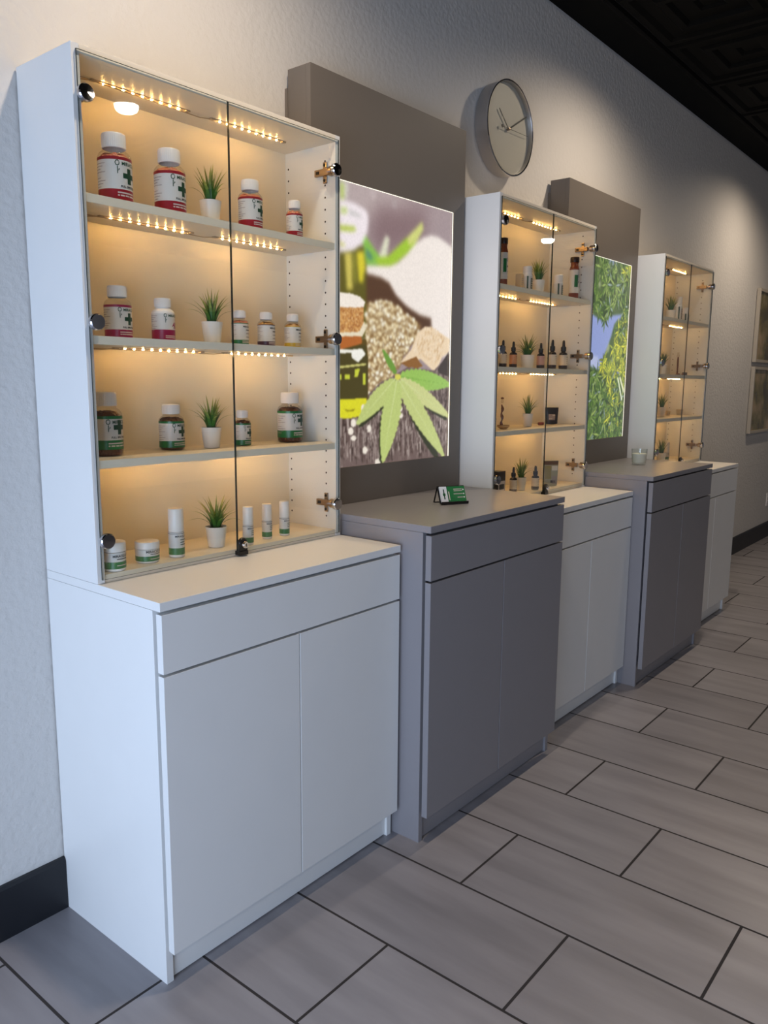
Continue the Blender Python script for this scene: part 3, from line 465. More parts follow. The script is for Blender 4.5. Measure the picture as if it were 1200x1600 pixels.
POSTER = {"S":[[[176,160,160],[[0.0618,0.8638],[0.3901,0.9265],[0.3917,0.8487],[0.2317,0.7841],[0.0616,0.7631]]],[[128,104,108],[[0.2416,0.8233],[0.508,0.8413],[0.4864,0.7566],[0.3944,0.7172],[0.2431,0.6781],[0.2016,0.7356]]],["BLUR",220],[[205,200,190],[[0.0617,0.8608],[0.1036,0.8628],[0.0989,0.8172],[0.0617,0.8077]]],[[180,195,110],[[0.0663,0.8558],[0.0848,0.8578],[0.0849,0.8117],[0.0663,0.8085]]],[[190,175,175],[[0.2057,0.8574],[0.231,0.8589],[0.2312,0.8403],[0.2135,0.831]]],[[165,150,152],[[0.3147,0.8549],[0.3364,0.8522],[0.3368,0.8265],[0.3152,0.8262]]],[[92,86,28],[[0.0615,0.6611],[0.1769,0.6884],[0.1883,0.627],[0.1907,0.4998],[0.1991,0.4032],[0.0611,0.3968]]],[[205,190,90],[[0.0849,0.655],[0.1182,0.6607],[0.1224,0.5511],[0.0968,0.5456]]],[[150,150,50],[[0.1231,0.6598],[0.1327,0.661],[0.1404,0.5716],[0.1306,0.5706]]],[[214,200,50],[[0.14,0.665],[0.1745,0.6725],[0.1823,0.6263],[0.1701,0.5745],[0.1527,0.576]]],[[130,185,75],[[0.1668,0.712],[0.1817,0.7218],[0.2224,0.6881],[0.2537,0.6666],[0.2748,0.6595],[0.3071,0.6438],[0.1873,0.6316]]],[[215,215,190],[[0.2485,0.6659],[0.274,0.7205],[0.2844,0.7348],[0.3032,0.7294],[0.293,0.6909],[0.2855,0.6575]]],[[158,196,50],[[0.233,0.6577],[0.296,0.6718],[0.3607,0.7193],[0.4275,0.7684],[0.4791,0.808],[0.4845,0.7835],[0.4514,0.7416],[0.3949,0.6923],[0.3397,0.6567],[0.3071,0.6438],[0.2435,0.6381]]],[[205,210,120],[[0.3938,0.7437],[0.4791,0.808],[0.4845,0.7835],[0.4514,0.7416],[0.4057,0.7187]]],[[80,130,110],[[0.1869,0.6835],[0.2175,0.6621],[0.2125,0.6457],[0.1871,0.6584]]],[[236,226,230],[[0.0617,0.8077],[0.1323,0.8079],[0.1812,0.7977],[0.1962,0.7847],[0.1941,0.7345],[0.1669,0.6934],[0.1279,0.6681],[0.0615,0.6536]]],[[170,190,60],[[0.0616,0.7333],[0.1277,0.7387],[0.1398,0.7343],[0.1277,0.7249],[0.0615,0.7183]]],[[190,205,130],[[0.0686,0.7881],[0.0989,0.7887],[0.0942,0.7699],[0.0662,0.7683]]],[[195,192,190],[[0.1084,0.7857],[0.1615,0.7791],[0.1567,0.7691],[0.1084,0.7706]]],[[205,205,120],[[0.0615,0.6867],[0.0896,0.683],[0.0849,0.6748],[0.0615,0.6732]]],[[238,228,220],[[0.1873,0.6301],[0.3072,0.6421],[0.3507,0.658],[0.3949,0.6906],[0.44,0.7299],[0.4864,0.7566],[0.5282,0.7693],[0.5776,0.7693],[0.6224,0.7579],[0.6685,0.7427],[0.6615,0.4931],[0.6572,0.3763],[0.6106,0.3563],[0.5404,0.4621],[0.5395,0.4906],[0.4752,0.4969],[0.3985,0.5189],[0.3414,0.5514],[0.3025,0.5875],[0.2597,0.5996],[0.1875,0.6064]]],[[84,56,38],[[0.1875,0.6064],[0.2597,0.6012],[0.3025,0.5892],[0.3359,0.5542],[0.3984,0.5206],[0.4752,0.4969],[0.5395,0.4906],[0.5405,0.4586],[0.4709,0.43],[0.3998,0.4539],[0.1883,0.4868]]],[[150,118,74],[[0.1881,0.5125],[0.2605,0.528],[0.3198,0.5262],[0.3989,0.495],[0.4821,0.4623],[0.459,0.4294],[0.4014,0.378],[0.3677,0.3354],[0.3235,0.2864],[0.2582,0.2688],[0.2004,0.2286],[0.1947,0.3048],[0.1863,0.4026]]],["SEEDS",[[0.1881,0.5125],[0.2605,0.528],[0.3198,0.5262],[0.3989,0.495],[0.4821,0.4623],[0.459,0.4294],[0.4014,0.378],[0.3677,0.3354],[0.3235,0.2864],[0.2582,0.2688],[0.2004,0.2286],[0.1947,0.3048],[0.1863,0.4026]]],[[232,208,175],[[0.3677,0.3354],[0.4247,0.3789],[0.4588,0.4364],[0.5004,0.4598],[0.5404,0.4621],[0.6541,0.4245],[0.6493,0.3761],[0.6105,0.36],[0.5766,0.3114],[0.5544,0.3092],[0.479,0.3489],[0.4024,0.3293]]],["BURLAP",[[0.4534,0.4151],[0.5067,0.4531],[0.5405,0.4586],[0.6147,0.4263],[0.6101,0.371],[0.5602,0.3257],[0.4848,0.3598],[0.4367,0.3653]]],[[140,96,50],[[0.3678,0.332],[0.4548,0.3571],[0.4918,0.3243],[0.4617,0.3165],[0.4025,0.3206]]],["WOOD",[[-0.1114,0.1999],[0.1343,0.1731],[0.2004,0.2286],[0.2582,0.2655],[0.3235,0.2864],[0.4026,0.3189],[0.5607,0.3111],[0.6561,0.3726],[0.6687,0.0304],[0.6585,-0.0623],[-0.1144,-0.0375]]],[[60,48,44],[[0.586,0.3189],[0.6491,0.3798],[0.6524,0.2902],[0.593,0.3006]]],[[92,72,26],[[0.0611,0.3968],[0.1889,0.4028],[0.1996,0.3378],[0.198,0.2052],[0.1648,0.1559],[0.0608,0.1554]]],[[205,152,88],[[0.0612,0.4931],[0.1755,0.5035],[0.1744,0.4376],[0.1584,0.4239],[0.0611,0.414]]],["SPECK",[[0.0612,0.4931],[0.1755,0.5035],[0.1744,0.4376],[0.1584,0.4239],[0.0611,0.414]]],[[240,230,218],[[0.0613,0.5369],[0.1088,0.539],[0.1578,0.5323],[0.183,0.5184],[0.1755,0.5019],[0.1235,0.496],[0.0612,0.4947]]],[[228,216,188],[[0.0611,0.4171],[0.1534,0.4242],[0.1783,0.4572],[0.1876,0.4351],[0.1685,0.4099],[0.0611,0.4056]]],[[176,100,44],[[0.0611,0.4056],[0.1645,0.4113],[0.1686,0.3889],[0.0658,0.3656]]],[[74,66,30],[[0.0611,0.3655],[0.1839,0.3863],[0.197,0.3377],[0.1964,0.2152],[0.0608,0.2101]]],[[236,234,222],[[0.0611,0.367],[0.114,0.3674],[0.114,0.3578],[0.061,0.3545]]],[[238,236,226],[[0.114,0.3674],[0.1687,0.3727],[0.1851,0.3554],[0.1498,0.3293],[0.12,0.342]]],[[205,200,120],[[0.061,0.3151],[0.1894,0.3277],[0.1869,0.321],[0.061,0.3088]]],[[196,204,62],[[0.1339,0.3069],[0.1589,0.3106],[0.1465,0.2828],[0.1315,0.2826]]],[[196,204,62],[[0.0849,0.2901],[0.1093,0.2904],[0.1103,0.2769],[0.0873,0.2748]]],[[196,204,62],[[0.1717,0.2945],[0.1845,0.2947],[0.1847,0.2601],[0.1719,0.26]]],[[196,204,62],[[0.0609,0.2898],[0.0695,0.2899],[0.0695,0.274],[0.0609,0.2739]]],[[216,212,40],[[0.0608,0.2133],[0.1922,0.2159],[0.1878,0.182],[0.1597,0.1593],[0.1095,0.1534],[0.0608,0.1554]]],[[150,140,20],[[0.0801,0.1841],[0.1094,0.1786],[0.1368,0.1846],[0.1293,0.1765],[0.0996,0.1739]]],[[236,226,212],[[0.1405,0.1383],[0.1379,0.1302],[0.1312,0.1254],[0.1228,0.1257],[0.1161,0.131],[0.1135,0.1392],[0.116,0.1472],[0.1227,0.152],[0.1311,0.1518],[0.1379,0.1466]]],[[236,226,212],[[0.128,0.1116],[0.1254,0.1043],[0.1187,0.1001],[0.1104,0.1004],[0.1037,0.1053],[0.1012,0.1127],[0.1037,0.12],[0.1104,0.1242],[0.1187,0.1239],[0.1254,0.1191]]],[[236,226,212],[[0.1412,0.0891],[0.1387,0.0838],[0.1321,0.0807],[0.1241,0.0811],[0.1176,0.0848],[0.1151,0.0904],[0.1175,0.0957],[0.124,0.0988],[0.1321,0.0984],[0.1387,0.0947]]],[[236,226,212],[[0.2149,0.1173],[0.213,0.1097],[0.2078,0.1053],[0.2013,0.1055],[0.196,0.1104],[0.1939,0.1181],[0.1959,0.1255],[0.2011,0.13],[0.2076,0.1298],[0.2129,0.1249]]],[[236,226,212],[[0.1965,0.0474],[0.1942,0.04],[0.1879,0.0357],[0.1802,0.0362],[0.174,0.0412],[0.1715,0.0489],[0.1739,0.0563],[0.1801,0.0607],[0.1878,0.0602],[0.1941,0.0552]]],[[236,226,212],[[0.3838,0.1552],[0.3814,0.1499],[0.3751,0.1467],[0.3673,0.1469],[0.3609,0.1504],[0.3584,0.1559],[0.3607,0.1612],[0.367,0.1644],[0.3748,0.1642],[0.3812,0.1607]]],[[236,226,212],[[0.3816,0.179],[0.379,0.1728],[0.3722,0.1691],[0.3637,0.1693],[0.3567,0.1733],[0.354,0.1795],[0.3565,0.1857],[0.3633,0.1894],[0.3718,0.1892],[0.3788,0.1853]]],[[236,226,212],[[0.2666,0.0043],[0.2635,-0.0016],[0.2554,-0.0048],[0.2453,-0.0041],[0.2372,0.0003],[0.234,0.0066],[0.2371,0.0125],[0.2451,0.0157],[0.2552,0.015],[0.2634,0.0107]]],[[236,226,212],[[0.1862,0.1847],[0.1841,0.1781],[0.1784,0.1741],[0.1715,0.1742],[0.1658,0.1784],[0.1636,0.1851],[0.1657,0.1917],[0.1713,0.1957],[0.1783,0.1956],[0.184,0.1914]]],[[52,54,36],[[0.3707,0.272],[0.3819,0.2584],[0.3709,0.2416],[0.3848,0.2286],[0.3816,0.214],[0.3968,0.2011],[0.3961,0.187],[0.4121,0.1741],[0.4135,0.1605],[0.4301,0.1475],[0.4336,0.1342],[0.4504,0.1209],[0.4562,0.1081],[0.4729,0.0945],[0.481,0.0819],[0.4974,0.068],[0.5079,0.0558],[0.5238,0.0413],[0.5369,0.0295],[0.552,0.0145],[0.5681,0.003],[0.5821,-0.0125],[0.6036,-0.0233],[0.6036,-0.0233],[0.605,-0.0079],[0.5946,0.0084],[0.5909,0.0226],[0.5818,0.039],[0.5754,0.0525],[0.5676,0.0689],[0.5588,0.0817],[0.5519,0.0982],[0.5409,0.1103],[0.5347,0.1267],[0.5215,0.1381],[0.5157,0.1543],[0.5005,0.165],[0.4948,0.1811],[0.4777,0.191],[0.4718,0.2068],[0.4527,0.2159],[0.4462,0.2314],[0.4249,0.2396],[0.4173,0.2545],[0.3886,0.2603],[0.3785,0.2742]]],[[52,54,36],[[0.4131,0.2577],[0.4244,0.252],[0.4213,0.2392],[0.4342,0.2344],[0.436,0.2247],[0.4497,0.2203],[0.453,0.2115],[0.4673,0.2073],[0.4719,0.1993],[0.4866,0.1951],[0.4926,0.1878],[0.5075,0.1836],[0.5148,0.177],[0.5297,0.1726],[0.5385,0.1668],[0.5532,0.1621],[0.5636,0.1571],[0.578,0.152],[0.5899,0.1478],[0.6039,0.1422],[0.6177,0.139],[0.6311,0.1328],[0.6482,0.1313],[0.6482,0.1313],[0.6449,0.141],[0.6336,0.1485],[0.6273,0.1563],[0.6169,0.1642],[0.6091,0.1709],[0.5995,0.1791],[0.5903,0.1848],[0.5813,0.1932],[0.5707,0.1981],[0.5622,0.2066],[0.5504,0.2105],[0.5422,0.219],[0.5292,0.222],[0.5212,0.2305],[0.507,0.2326],[0.4989,0.2409],[0.4836,0.2421],[0.4751,0.25],[0.4586,0.2503],[0.4495,0.2576],[0.4285,0.2546],[0.4179,0.2608]]],[[52,54,36],[[0.341,0.2769],[0.3377,0.2628],[0.3089,0.2542],[0.3091,0.2398],[0.2907,0.2303],[0.2925,0.2157],[0.2772,0.2059],[0.2798,0.1913],[0.2673,0.1812],[0.2702,0.1665],[0.2603,0.1562],[0.2632,0.1414],[0.2559,0.1308],[0.2585,0.116],[0.2538,0.105],[0.2557,0.0903],[0.2537,0.0788],[0.2546,0.0642],[0.2554,0.0523],[0.255,0.0378],[0.2589,0.0253],[0.2571,0.0111],[0.2667,-0.0027],[0.2667,-0.0027],[0.2828,0.0062],[0.2889,0.0198],[0.2995,0.0299],[0.3071,0.0432],[0.3145,0.054],[0.3235,0.0672],[0.3281,0.0785],[0.3381,0.0916],[0.3399,0.1034],[0.3507,0.1165],[0.3497,0.1287],[0.3609,0.1418],[0.3571,0.1544],[0.3685,0.1675],[0.3619,0.1804],[0.3728,0.1937],[0.3635,0.2069],[0.3734,0.2203],[0.361,0.2338],[0.3693,0.2474],[0.3465,0.2618],[0.3512,0.2758]]],[[52,54,36],[[0.3371,0.2778],[0.3279,0.2696],[0.3033,0.2708],[0.2965,0.2616],[0.2788,0.2598],[0.2731,0.2503],[0.2577,0.2476],[0.2526,0.2378],[0.239,0.2344],[0.2342,0.2245],[0.2223,0.2204],[0.2176,0.2106],[0.2075,0.2056],[0.2025,0.196],[0.1942,0.1903],[0.1888,0.1809],[0.1822,0.1744],[0.1762,0.1654],[0.1714,0.158],[0.1647,0.1495],[0.1618,0.1411],[0.1542,0.1331],[0.1548,0.1229],[0.1548,0.1229],[0.1699,0.1247],[0.1802,0.1314],[0.1921,0.1351],[0.2034,0.1414],[0.2134,0.1462],[0.2257,0.1522],[0.234,0.1579],[0.247,0.1636],[0.2537,0.1703],[0.2673,0.1759],[0.2723,0.1835],[0.2863,0.189],[0.2896,0.1975],[0.3037,0.2031],[0.3053,0.2125],[0.3192,0.2183],[0.319,0.2286],[0.3325,0.2347],[0.3302,0.2459],[0.3427,0.2526],[0.3337,0.267],[0.3439,0.2747]]],[[108,150,60],[[0.3502,0.289],[0.3437,0.2959],[0.3484,0.305],[0.3405,0.3113],[0.3403,0.3187],[0.332,0.3249],[0.3296,0.3314],[0.3213,0.3375],[0.317,0.3433],[0.309,0.3494],[0.3029,0.3546],[0.2953,0.3607],[0.2876,0.3651],[0.2806,0.3715],[0.2703,0.3749],[0.2703,0.3749],[0.2699,0.3675],[0.275,0.3605],[0.2772,0.354],[0.2817,0.3468],[0.2857,0.341],[0.2899,0.3335],[0.2956,0.3283],[0.2997,0.3208],[0.3074,0.3162],[0.3116,0.3086],[0.3215,0.3047],[0.3262,0.2973],[0.3411,0.295],[0.3472,0.2879]]],[[150,190,90],[[0.3506,0.2848],[0.3631,0.2842],[0.3691,0.2664],[0.3823,0.268],[0.3899,0.2564],[0.4036,0.2591],[0.4118,0.2491],[0.4258,0.2525],[0.4345,0.2438],[0.4488,0.2477],[0.4579,0.2403],[0.4725,0.2443],[0.4821,0.2382],[0.4968,0.2422],[0.5069,0.2376],[0.5218,0.2413],[0.5325,0.2382],[0.5474,0.2416],[0.5586,0.2401],[0.5736,0.2428],[0.5854,0.243],[0.6005,0.245],[0.6129,0.2469],[0.6279,0.2481],[0.641,0.2521],[0.656,0.2522],[0.6703,0.2602],[0.6703,0.2602],[0.6606,0.2703],[0.6464,0.273],[0.6358,0.2791],[0.6221,0.2829],[0.6111,0.2869],[0.5978,0.2914],[0.5866,0.2936],[0.5736,0.2989],[0.5621,0.2994],[0.5495,0.3052],[0.5377,0.304],[0.5254,0.3102],[0.5134,0.3076],[0.5013,0.3139],[0.4891,0.3098],[0.4772,0.3162],[0.4648,0.3107],[0.453,0.3168],[0.4404,0.31],[0.4286,0.3157],[0.4159,0.3075],[0.4041,0.3125],[0.3911,0.3028],[0.3792,0.3066],[0.3647,0.2906],[0.3525,0.2922]]],[[120,165,70],[[0.3511,0.2868],[0.6703,0.2602],[0.352,0.2902]]],[[202,206,140],[[0.3547,0.283],[0.3672,0.2776],[0.3652,0.2635],[0.3794,0.2593],[0.3819,0.2486],[0.3971,0.245],[0.4009,0.2351],[0.4167,0.2318],[0.4216,0.2226],[0.4379,0.2194],[0.4438,0.2109],[0.4605,0.2077],[0.4675,0.1999],[0.4844,0.1966],[0.4926,0.1896],[0.5095,0.1861],[0.519,0.1798],[0.5359,0.1759],[0.5466,0.1704],[0.5634,0.1662],[0.5755,0.1615],[0.592,0.1568],[0.6057,0.153],[0.6217,0.1477],[0.6372,0.1449],[0.6527,0.139],[0.6715,0.1383],[0.6715,0.1383],[0.6665,0.1488],[0.6531,0.1563],[0.6452,0.1645],[0.6328,0.1725],[0.6235,0.1796],[0.6119,0.1879],[0.6013,0.1939],[0.5905,0.2026],[0.5788,0.2076],[0.5686,0.2165],[0.5559,0.2205],[0.5461,0.2296],[0.5324,0.2327],[0.5229,0.2418],[0.5084,0.244],[0.4991,0.253],[0.4837,0.2544],[0.4744,0.2632],[0.4582,0.2637],[0.4488,0.2723],[0.4318,0.272],[0.4221,0.28],[0.4042,0.2787],[0.3938,0.2861],[0.3717,0.2812],[0.3599,0.2872]]],[[205,215,150],[[0.3555,0.2837],[0.6715,0.1383],[0.359,0.2865]]],[[192,202,128],[[0.3488,0.2801],[0.3588,0.2707],[0.3497,0.2565],[0.362,0.2478],[0.359,0.236],[0.3726,0.2275],[0.3709,0.2161],[0.3854,0.2078],[0.3848,0.1967],[0.4,0.1884],[0.4005,0.1776],[0.416,0.1693],[0.4177,0.1588],[0.4335,0.1504],[0.4364,0.1402],[0.4524,0.1316],[0.4565,0.1217],[0.4724,0.1129],[0.478,0.1033],[0.4937,0.0943],[0.5008,0.085],[0.5162,0.0756],[0.5248,0.0667],[0.5398,0.057],[0.5501,0.0483],[0.5645,0.0382],[0.5767,0.03],[0.5904,0.0194],[0.6048,0.0116],[0.6175,0.0006],[0.6363,-0.0063],[0.6363,-0.0063],[0.6365,0.0058],[0.6267,0.0177],[0.6228,0.0286],[0.6142,0.0407],[0.6083,0.0509],[0.6007,0.0632],[0.5931,0.0728],[0.5865,0.0852],[0.5774,0.0942],[0.5715,0.1067],[0.561,0.1151],[0.5558,0.1277],[0.544,0.1355],[0.5392,0.1481],[0.5261,0.1554],[0.5216,0.168],[0.5074,0.1747],[0.5031,0.1872],[0.4878,0.1934],[0.4835,0.2057],[0.4672,0.2114],[0.4626,0.2235],[0.4455,0.2287],[0.4404,0.2405],[0.4225,0.2452],[0.4167,0.2566],[0.3976,0.2607],[0.3908,0.2715],[0.3658,0.2732],[0.3568,0.2831]]],[[205,215,150],[[0.3504,0.2807],[0.6363,-0.0063],[0.3552,0.2825]]],[[186,198,120],[[0.3422,0.2868],[0.333,0.2792],[0.3076,0.282],[0.3008,0.2732],[0.2825,0.2727],[0.2768,0.2635],[0.2605,0.262],[0.2556,0.2525],[0.2411,0.2503],[0.2365,0.2407],[0.2236,0.2378],[0.2192,0.2282],[0.2079,0.2245],[0.2034,0.215],[0.1937,0.2105],[0.1889,0.2013],[0.1808,0.196],[0.1755,0.187],[0.1691,0.1809],[0.1632,0.1724],[0.1585,0.1653],[0.1518,0.1573],[0.149,0.1492],[0.1414,0.1417],[0.142,0.1316],[0.142,0.1316],[0.1573,0.1325],[0.1676,0.1385],[0.1796,0.1414],[0.1909,0.1469],[0.2011,0.1509],[0.2134,0.156],[0.222,0.1611],[0.2352,0.1659],[0.2422,0.1719],[0.256,0.1765],[0.2614,0.1835],[0.2757,0.1879],[0.2796,0.1958],[0.2942,0.2002],[0.2964,0.209],[0.3111,0.2135],[0.3118,0.2232],[0.3262,0.228],[0.3253,0.2385],[0.3391,0.2437],[0.3363,0.2552],[0.349,0.2611],[0.3393,0.276],[0.3497,0.2831]]],[[205,215,150],[[0.3438,0.2861],[0.142,0.1316],[0.3481,0.2839]]],[[186,200,120],[[0.3452,0.2838],[0.3432,0.2733],[0.3188,0.267],[0.3198,0.2563],[0.3037,0.2493],[0.3061,0.2384],[0.2918,0.2313],[0.2951,0.2204],[0.2822,0.2132],[0.2862,0.2021],[0.2747,0.1949],[0.2791,0.1837],[0.2689,0.1764],[0.2734,0.1652],[0.2647,0.1577],[0.269,0.1465],[0.2619,0.1388],[0.2659,0.1276],[0.2603,0.1197],[0.2639,0.1085],[0.26,0.1004],[0.2629,0.0893],[0.2606,0.0809],[0.2628,0.0699],[0.2623,0.0612],[0.2636,0.0503],[0.265,0.0413],[0.2652,0.0305],[0.2689,0.021],[0.2678,0.0104],[0.276,0.0001],[0.276,0.0001],[0.2887,0.0067],[0.2931,0.0168],[0.3013,0.0243],[0.307,0.0342],[0.313,0.0421],[0.3198,0.0518],[0.3239,0.0601],[0.3317,0.0698],[0.3339,0.0783],[0.3425,0.0879],[0.343,0.0968],[0.3523,0.1063],[0.351,0.1154],[0.3609,0.1249],[0.3579,0.1343],[0.3682,0.1438],[0.3636,0.1533],[0.3739,0.1629],[0.3678,0.1726],[0.378,0.1822],[0.3705,0.192],[0.3803,0.2017],[0.3713,0.2116],[0.3805,0.2215],[0.3701,0.2315],[0.3782,0.2414],[0.366,0.2515],[0.3726,0.2616],[0.3523,0.2724],[0.3558,0.2828]]],[[205,215,150],[[0.3477,0.2836],[0.276,0.0001],[0.3533,0.283]]],[[214,208,90],[[0.3698,0.2863],[0.3666,0.2801],[0.3581,0.2763],[0.3476,0.2762],[0.3391,0.2798],[0.3358,0.2859],[0.3389,0.292],[0.3473,0.2959],[0.3578,0.296],[0.3664,0.2924]]]],"sky":[[-0.3073,0.603],[0.2359,0.5953],[0.3792,0.5642],[0.4468,0.6041],[0.5809,0.6194],[0.5536,0.5932],[0.4891,0.565],[0.4599,0.5032],[0.3968,0.4226],[0.3494,0.3408],[0.2789,0.3424],[0.1935,0.3754],[-0.2922,0.4146]],"yel":[[0.5536,0.5932],[0.6202,0.449],[0.6217,0.3238],[0.4873,0.2912],[0.3236,0.3195],[0.3968,0.4226]]}
def seeds(s, p, n, rnd, r0, r1, cols, dark):
    xs = [q[0] for q in p]; ys = [q[1] for q in p]; k = 0
    while k < n:
        q = (rnd.uniform(min(xs), max(xs)), rnd.uniform(min(ys), max(ys)))
        if not inside(q, p): continue
        k += 1; r = rnd.uniform(r0, r1); a0 = rnd.uniform(0, 3); col = rnd.choice(cols)
        for f, dx, dy, c in ((1.22, .0006, -.0022, dark), (1, 0, 0, col), (.5, -.0012, .0018, tuple(min(250, v+22) for v in col))):
            s.add(c, [(q[0]+dx+f*r*math.cos(a0+a*PI/4), q[1]+dy+f*r*.85*math.sin(a0+a*PI/4)) for a in range(8)])
def poster_still_life(t, x0, z0, y):
    rnd = random.Random(3); s = Sheet(x0, z0, y); s.add((158, 140, 142), [(-1, -1), (2, -1), (2, 2), (-1, 2)]); n = 0
    for c, p in POSTER['S']:
        if c == 'SEEDS':
            s.blur(9); seeds(s, p, 620, rnd, .0068, .0100, [(238, 224, 192), (222, 204, 162), (208, 186, 142), (242, 234, 212)], (128, 96, 58)); s.blur(2, .42); s.blur(1)
        elif c == 'BLUR': s.blur(p)
        elif c == 'BURLAP':
            xs = [q[0] for q in p]; ys = [q[1] for q in p]
            for k in range(500):
                q = (rnd.uniform(min(xs), max(xs)), rnd.uniform(min(ys), max(ys)))
                if inside(q, p):
                    r = .0024; L = .010; s.add(rnd.choice([(214, 180, 132), (236, 214, 184), (190, 150, 100), (244, 228, 206)]), [(q[0], q[1]), (q[0]+r, q[1]), (q[0]+r+.4*L, q[1]+L), (q[0]+.4*L, q[1]+L)])
            s.blur(1)
        elif c == 'WOOD':
            s.add((112, 94, 90), p); ys = [q[1] for q in p]; k = 0
            while k < 2600:
                q = (rnd.uniform(0, PW), rnd.uniform(0, max(ys))); L = rnd.uniform(.015, .07); ww = rnd.uniform(.002, .0042); sk = -.06; k += 1
                if inside(q, p) and inside((q[0]+sk*L, q[1]+L), p):
                    col = rnd.choice([(74, 58, 54), (142, 126, 120), (120, 104, 98), (182, 168, 160), (90, 72, 66), (64, 50, 46), (150, 134, 128)])
                    s.add(col, [(q[0], q[1]), (q[0]+ww, q[1]), (q[0]+ww+sk*L, q[1]+L), (q[0]+sk*L, q[1]+L)])
        elif c == 'SPECK':
            xs = [q[0] for q in p]; ys = [q[1] for q in p]
            for k in range(420):
                q = (rnd.uniform(min(xs), max(xs)), rnd.uniform(min(ys), max(ys)))
                if inside(q, p):
                    r = rnd.uniform(.002, .0036); s.add(rnd.choice([(176, 116, 62), (232, 192, 138), (150, 92, 48)]), [(q[0]-r, q[1]), (q[0], q[1]-r), (q[0]+r, q[1]), (q[0], q[1]+r)])
        else: s.add(c, p)
    s.blur(1)
    tag(s.build('backlit_print', t), 'glowing photo of oil bottles, a seed sack and a serrated green leaf')
def poster_leaves(t, x0, z0, y):
    rnd = random.Random(11); s = Sheet(x0, z0, y); s.add((78, 98, 58), [(-1, -1), (2, -1), (2, 2), (-1, 2)])
    for i in range(90):
        q = (rnd.uniform(0, PW), rnd.uniform(0, PH)); r = rnd.uniform(.012, .035)
        s.add(rnd.choice([(56, 76, 44), (120, 140, 120), (136, 148, 186), (70, 96, 50), (150, 160, 120)]), [(q[0]+r*math.cos(a), q[1]+r*math.sin(a)) for a in (0, .9, 1.8, 2.7, 3.6, 4.5, 5.4)])
    s.add((140, 154, 204), POSTER['sky']); s.add((172, 180, 212), [(-.02, .43), (.32, .40), (.34, .342), (-.02, .38)]); s.blur(10)
    for i in range(330):
        cx, cy = rnd.uniform(-.02, PW+.02), rnd.uniform(-.02, PH+.02)
        if inside((cx, cy), POSTER['sky']): continue
        yel = inside((cx, cy), POSTER['yel']) or (cx > .42 and rnd.random() < .3)
        R_ = rnd.uniform(.05, .09); a0 = rnd.uniform(0, 6)
        for k in range(rnd.randint(9, 13)):
            a = a0+k*.55+rnd.uniform(-.2, .2); L = R_*rnd.uniform(.6, 1); wv = rnd.uniform(.004, .0068)
            tx, ty = cx+L*math.cos(a), cy+L*math.sin(a)*1.1
            if inside((tx, ty), POSTER['sky']) and rnd.random() < .75: continue
            b = rnd.random()
            col = ((222, 218, 70) if b < .4 else (176, 188, 70) if b < .8 else (120, 130, 50)) if yel else ((104, 136, 60) if b < .3 else (66, 98, 46) if b < .52 else (150, 172, 92) if b < .72 else (50, 72, 40) if b < .93 else (150, 168, 160))
            for f, cc in ((1.35, (50, 64, 36)), (1, col)):
                w_ = wv*f; mx, my = cx+.45*L*math.cos(a), cy+.45*L*math.sin(a)*1.1; nx, ny = -math.sin(a)*w_, math.cos(a)*w_
                s.add(cc, [(cx, cy), (mx+nx, my+ny), (tx, ty), (mx-nx, my-ny)])
    s.add((236, 240, 212), [(.56, .30), (.572, .305), (.635, .19), (.625, .185)]); s.add((226, 226, 190), [(.585, .30), (.597, .31), (.652, .24), (.648, .22)])
    s.blur(1)
    tag(s.build('backlit_print', t), 'glowing photo of spiky green and yellow leaves against a lilac sky')
def edge_glow(t, x0, z0, y):
    m = mat('light_leak_glow', rgb(255, 246, 214), .4, emit=1.5, ecol=(1, .95, .8, 1), vary=0)
    mb = MB(); k = .0035  # added emissive strips imitate lightbox light leaking past the print's right and top edges
    for a, b, c, d in ((x0+PW-k, x0+PW, z0, z0+PH), (x0, x0+PW-k, z0+PH-.0015, z0+PH)): mb.box(a, b, y-.0035, y-.003, c, d, m)
    mb.build('light_leak_strip', t)
t, x0, z0, y = poster_panel(.8005, .7855, .9388, 'tall grey panel with a lit picture of oil bottles, seeds and a leaf'); poster_still_life(t, x0, z0, y+.004); edge_glow(t, x0, z0, y+.003)
t, x0, z0, y = poster_panel(2.3935, .7895, .9388, 'tall grey panel with a lit picture of green and yellow leaves'); poster_leaves(t, x0, z0, y+.004); edge_glow(t, x0, z0, y+.003)

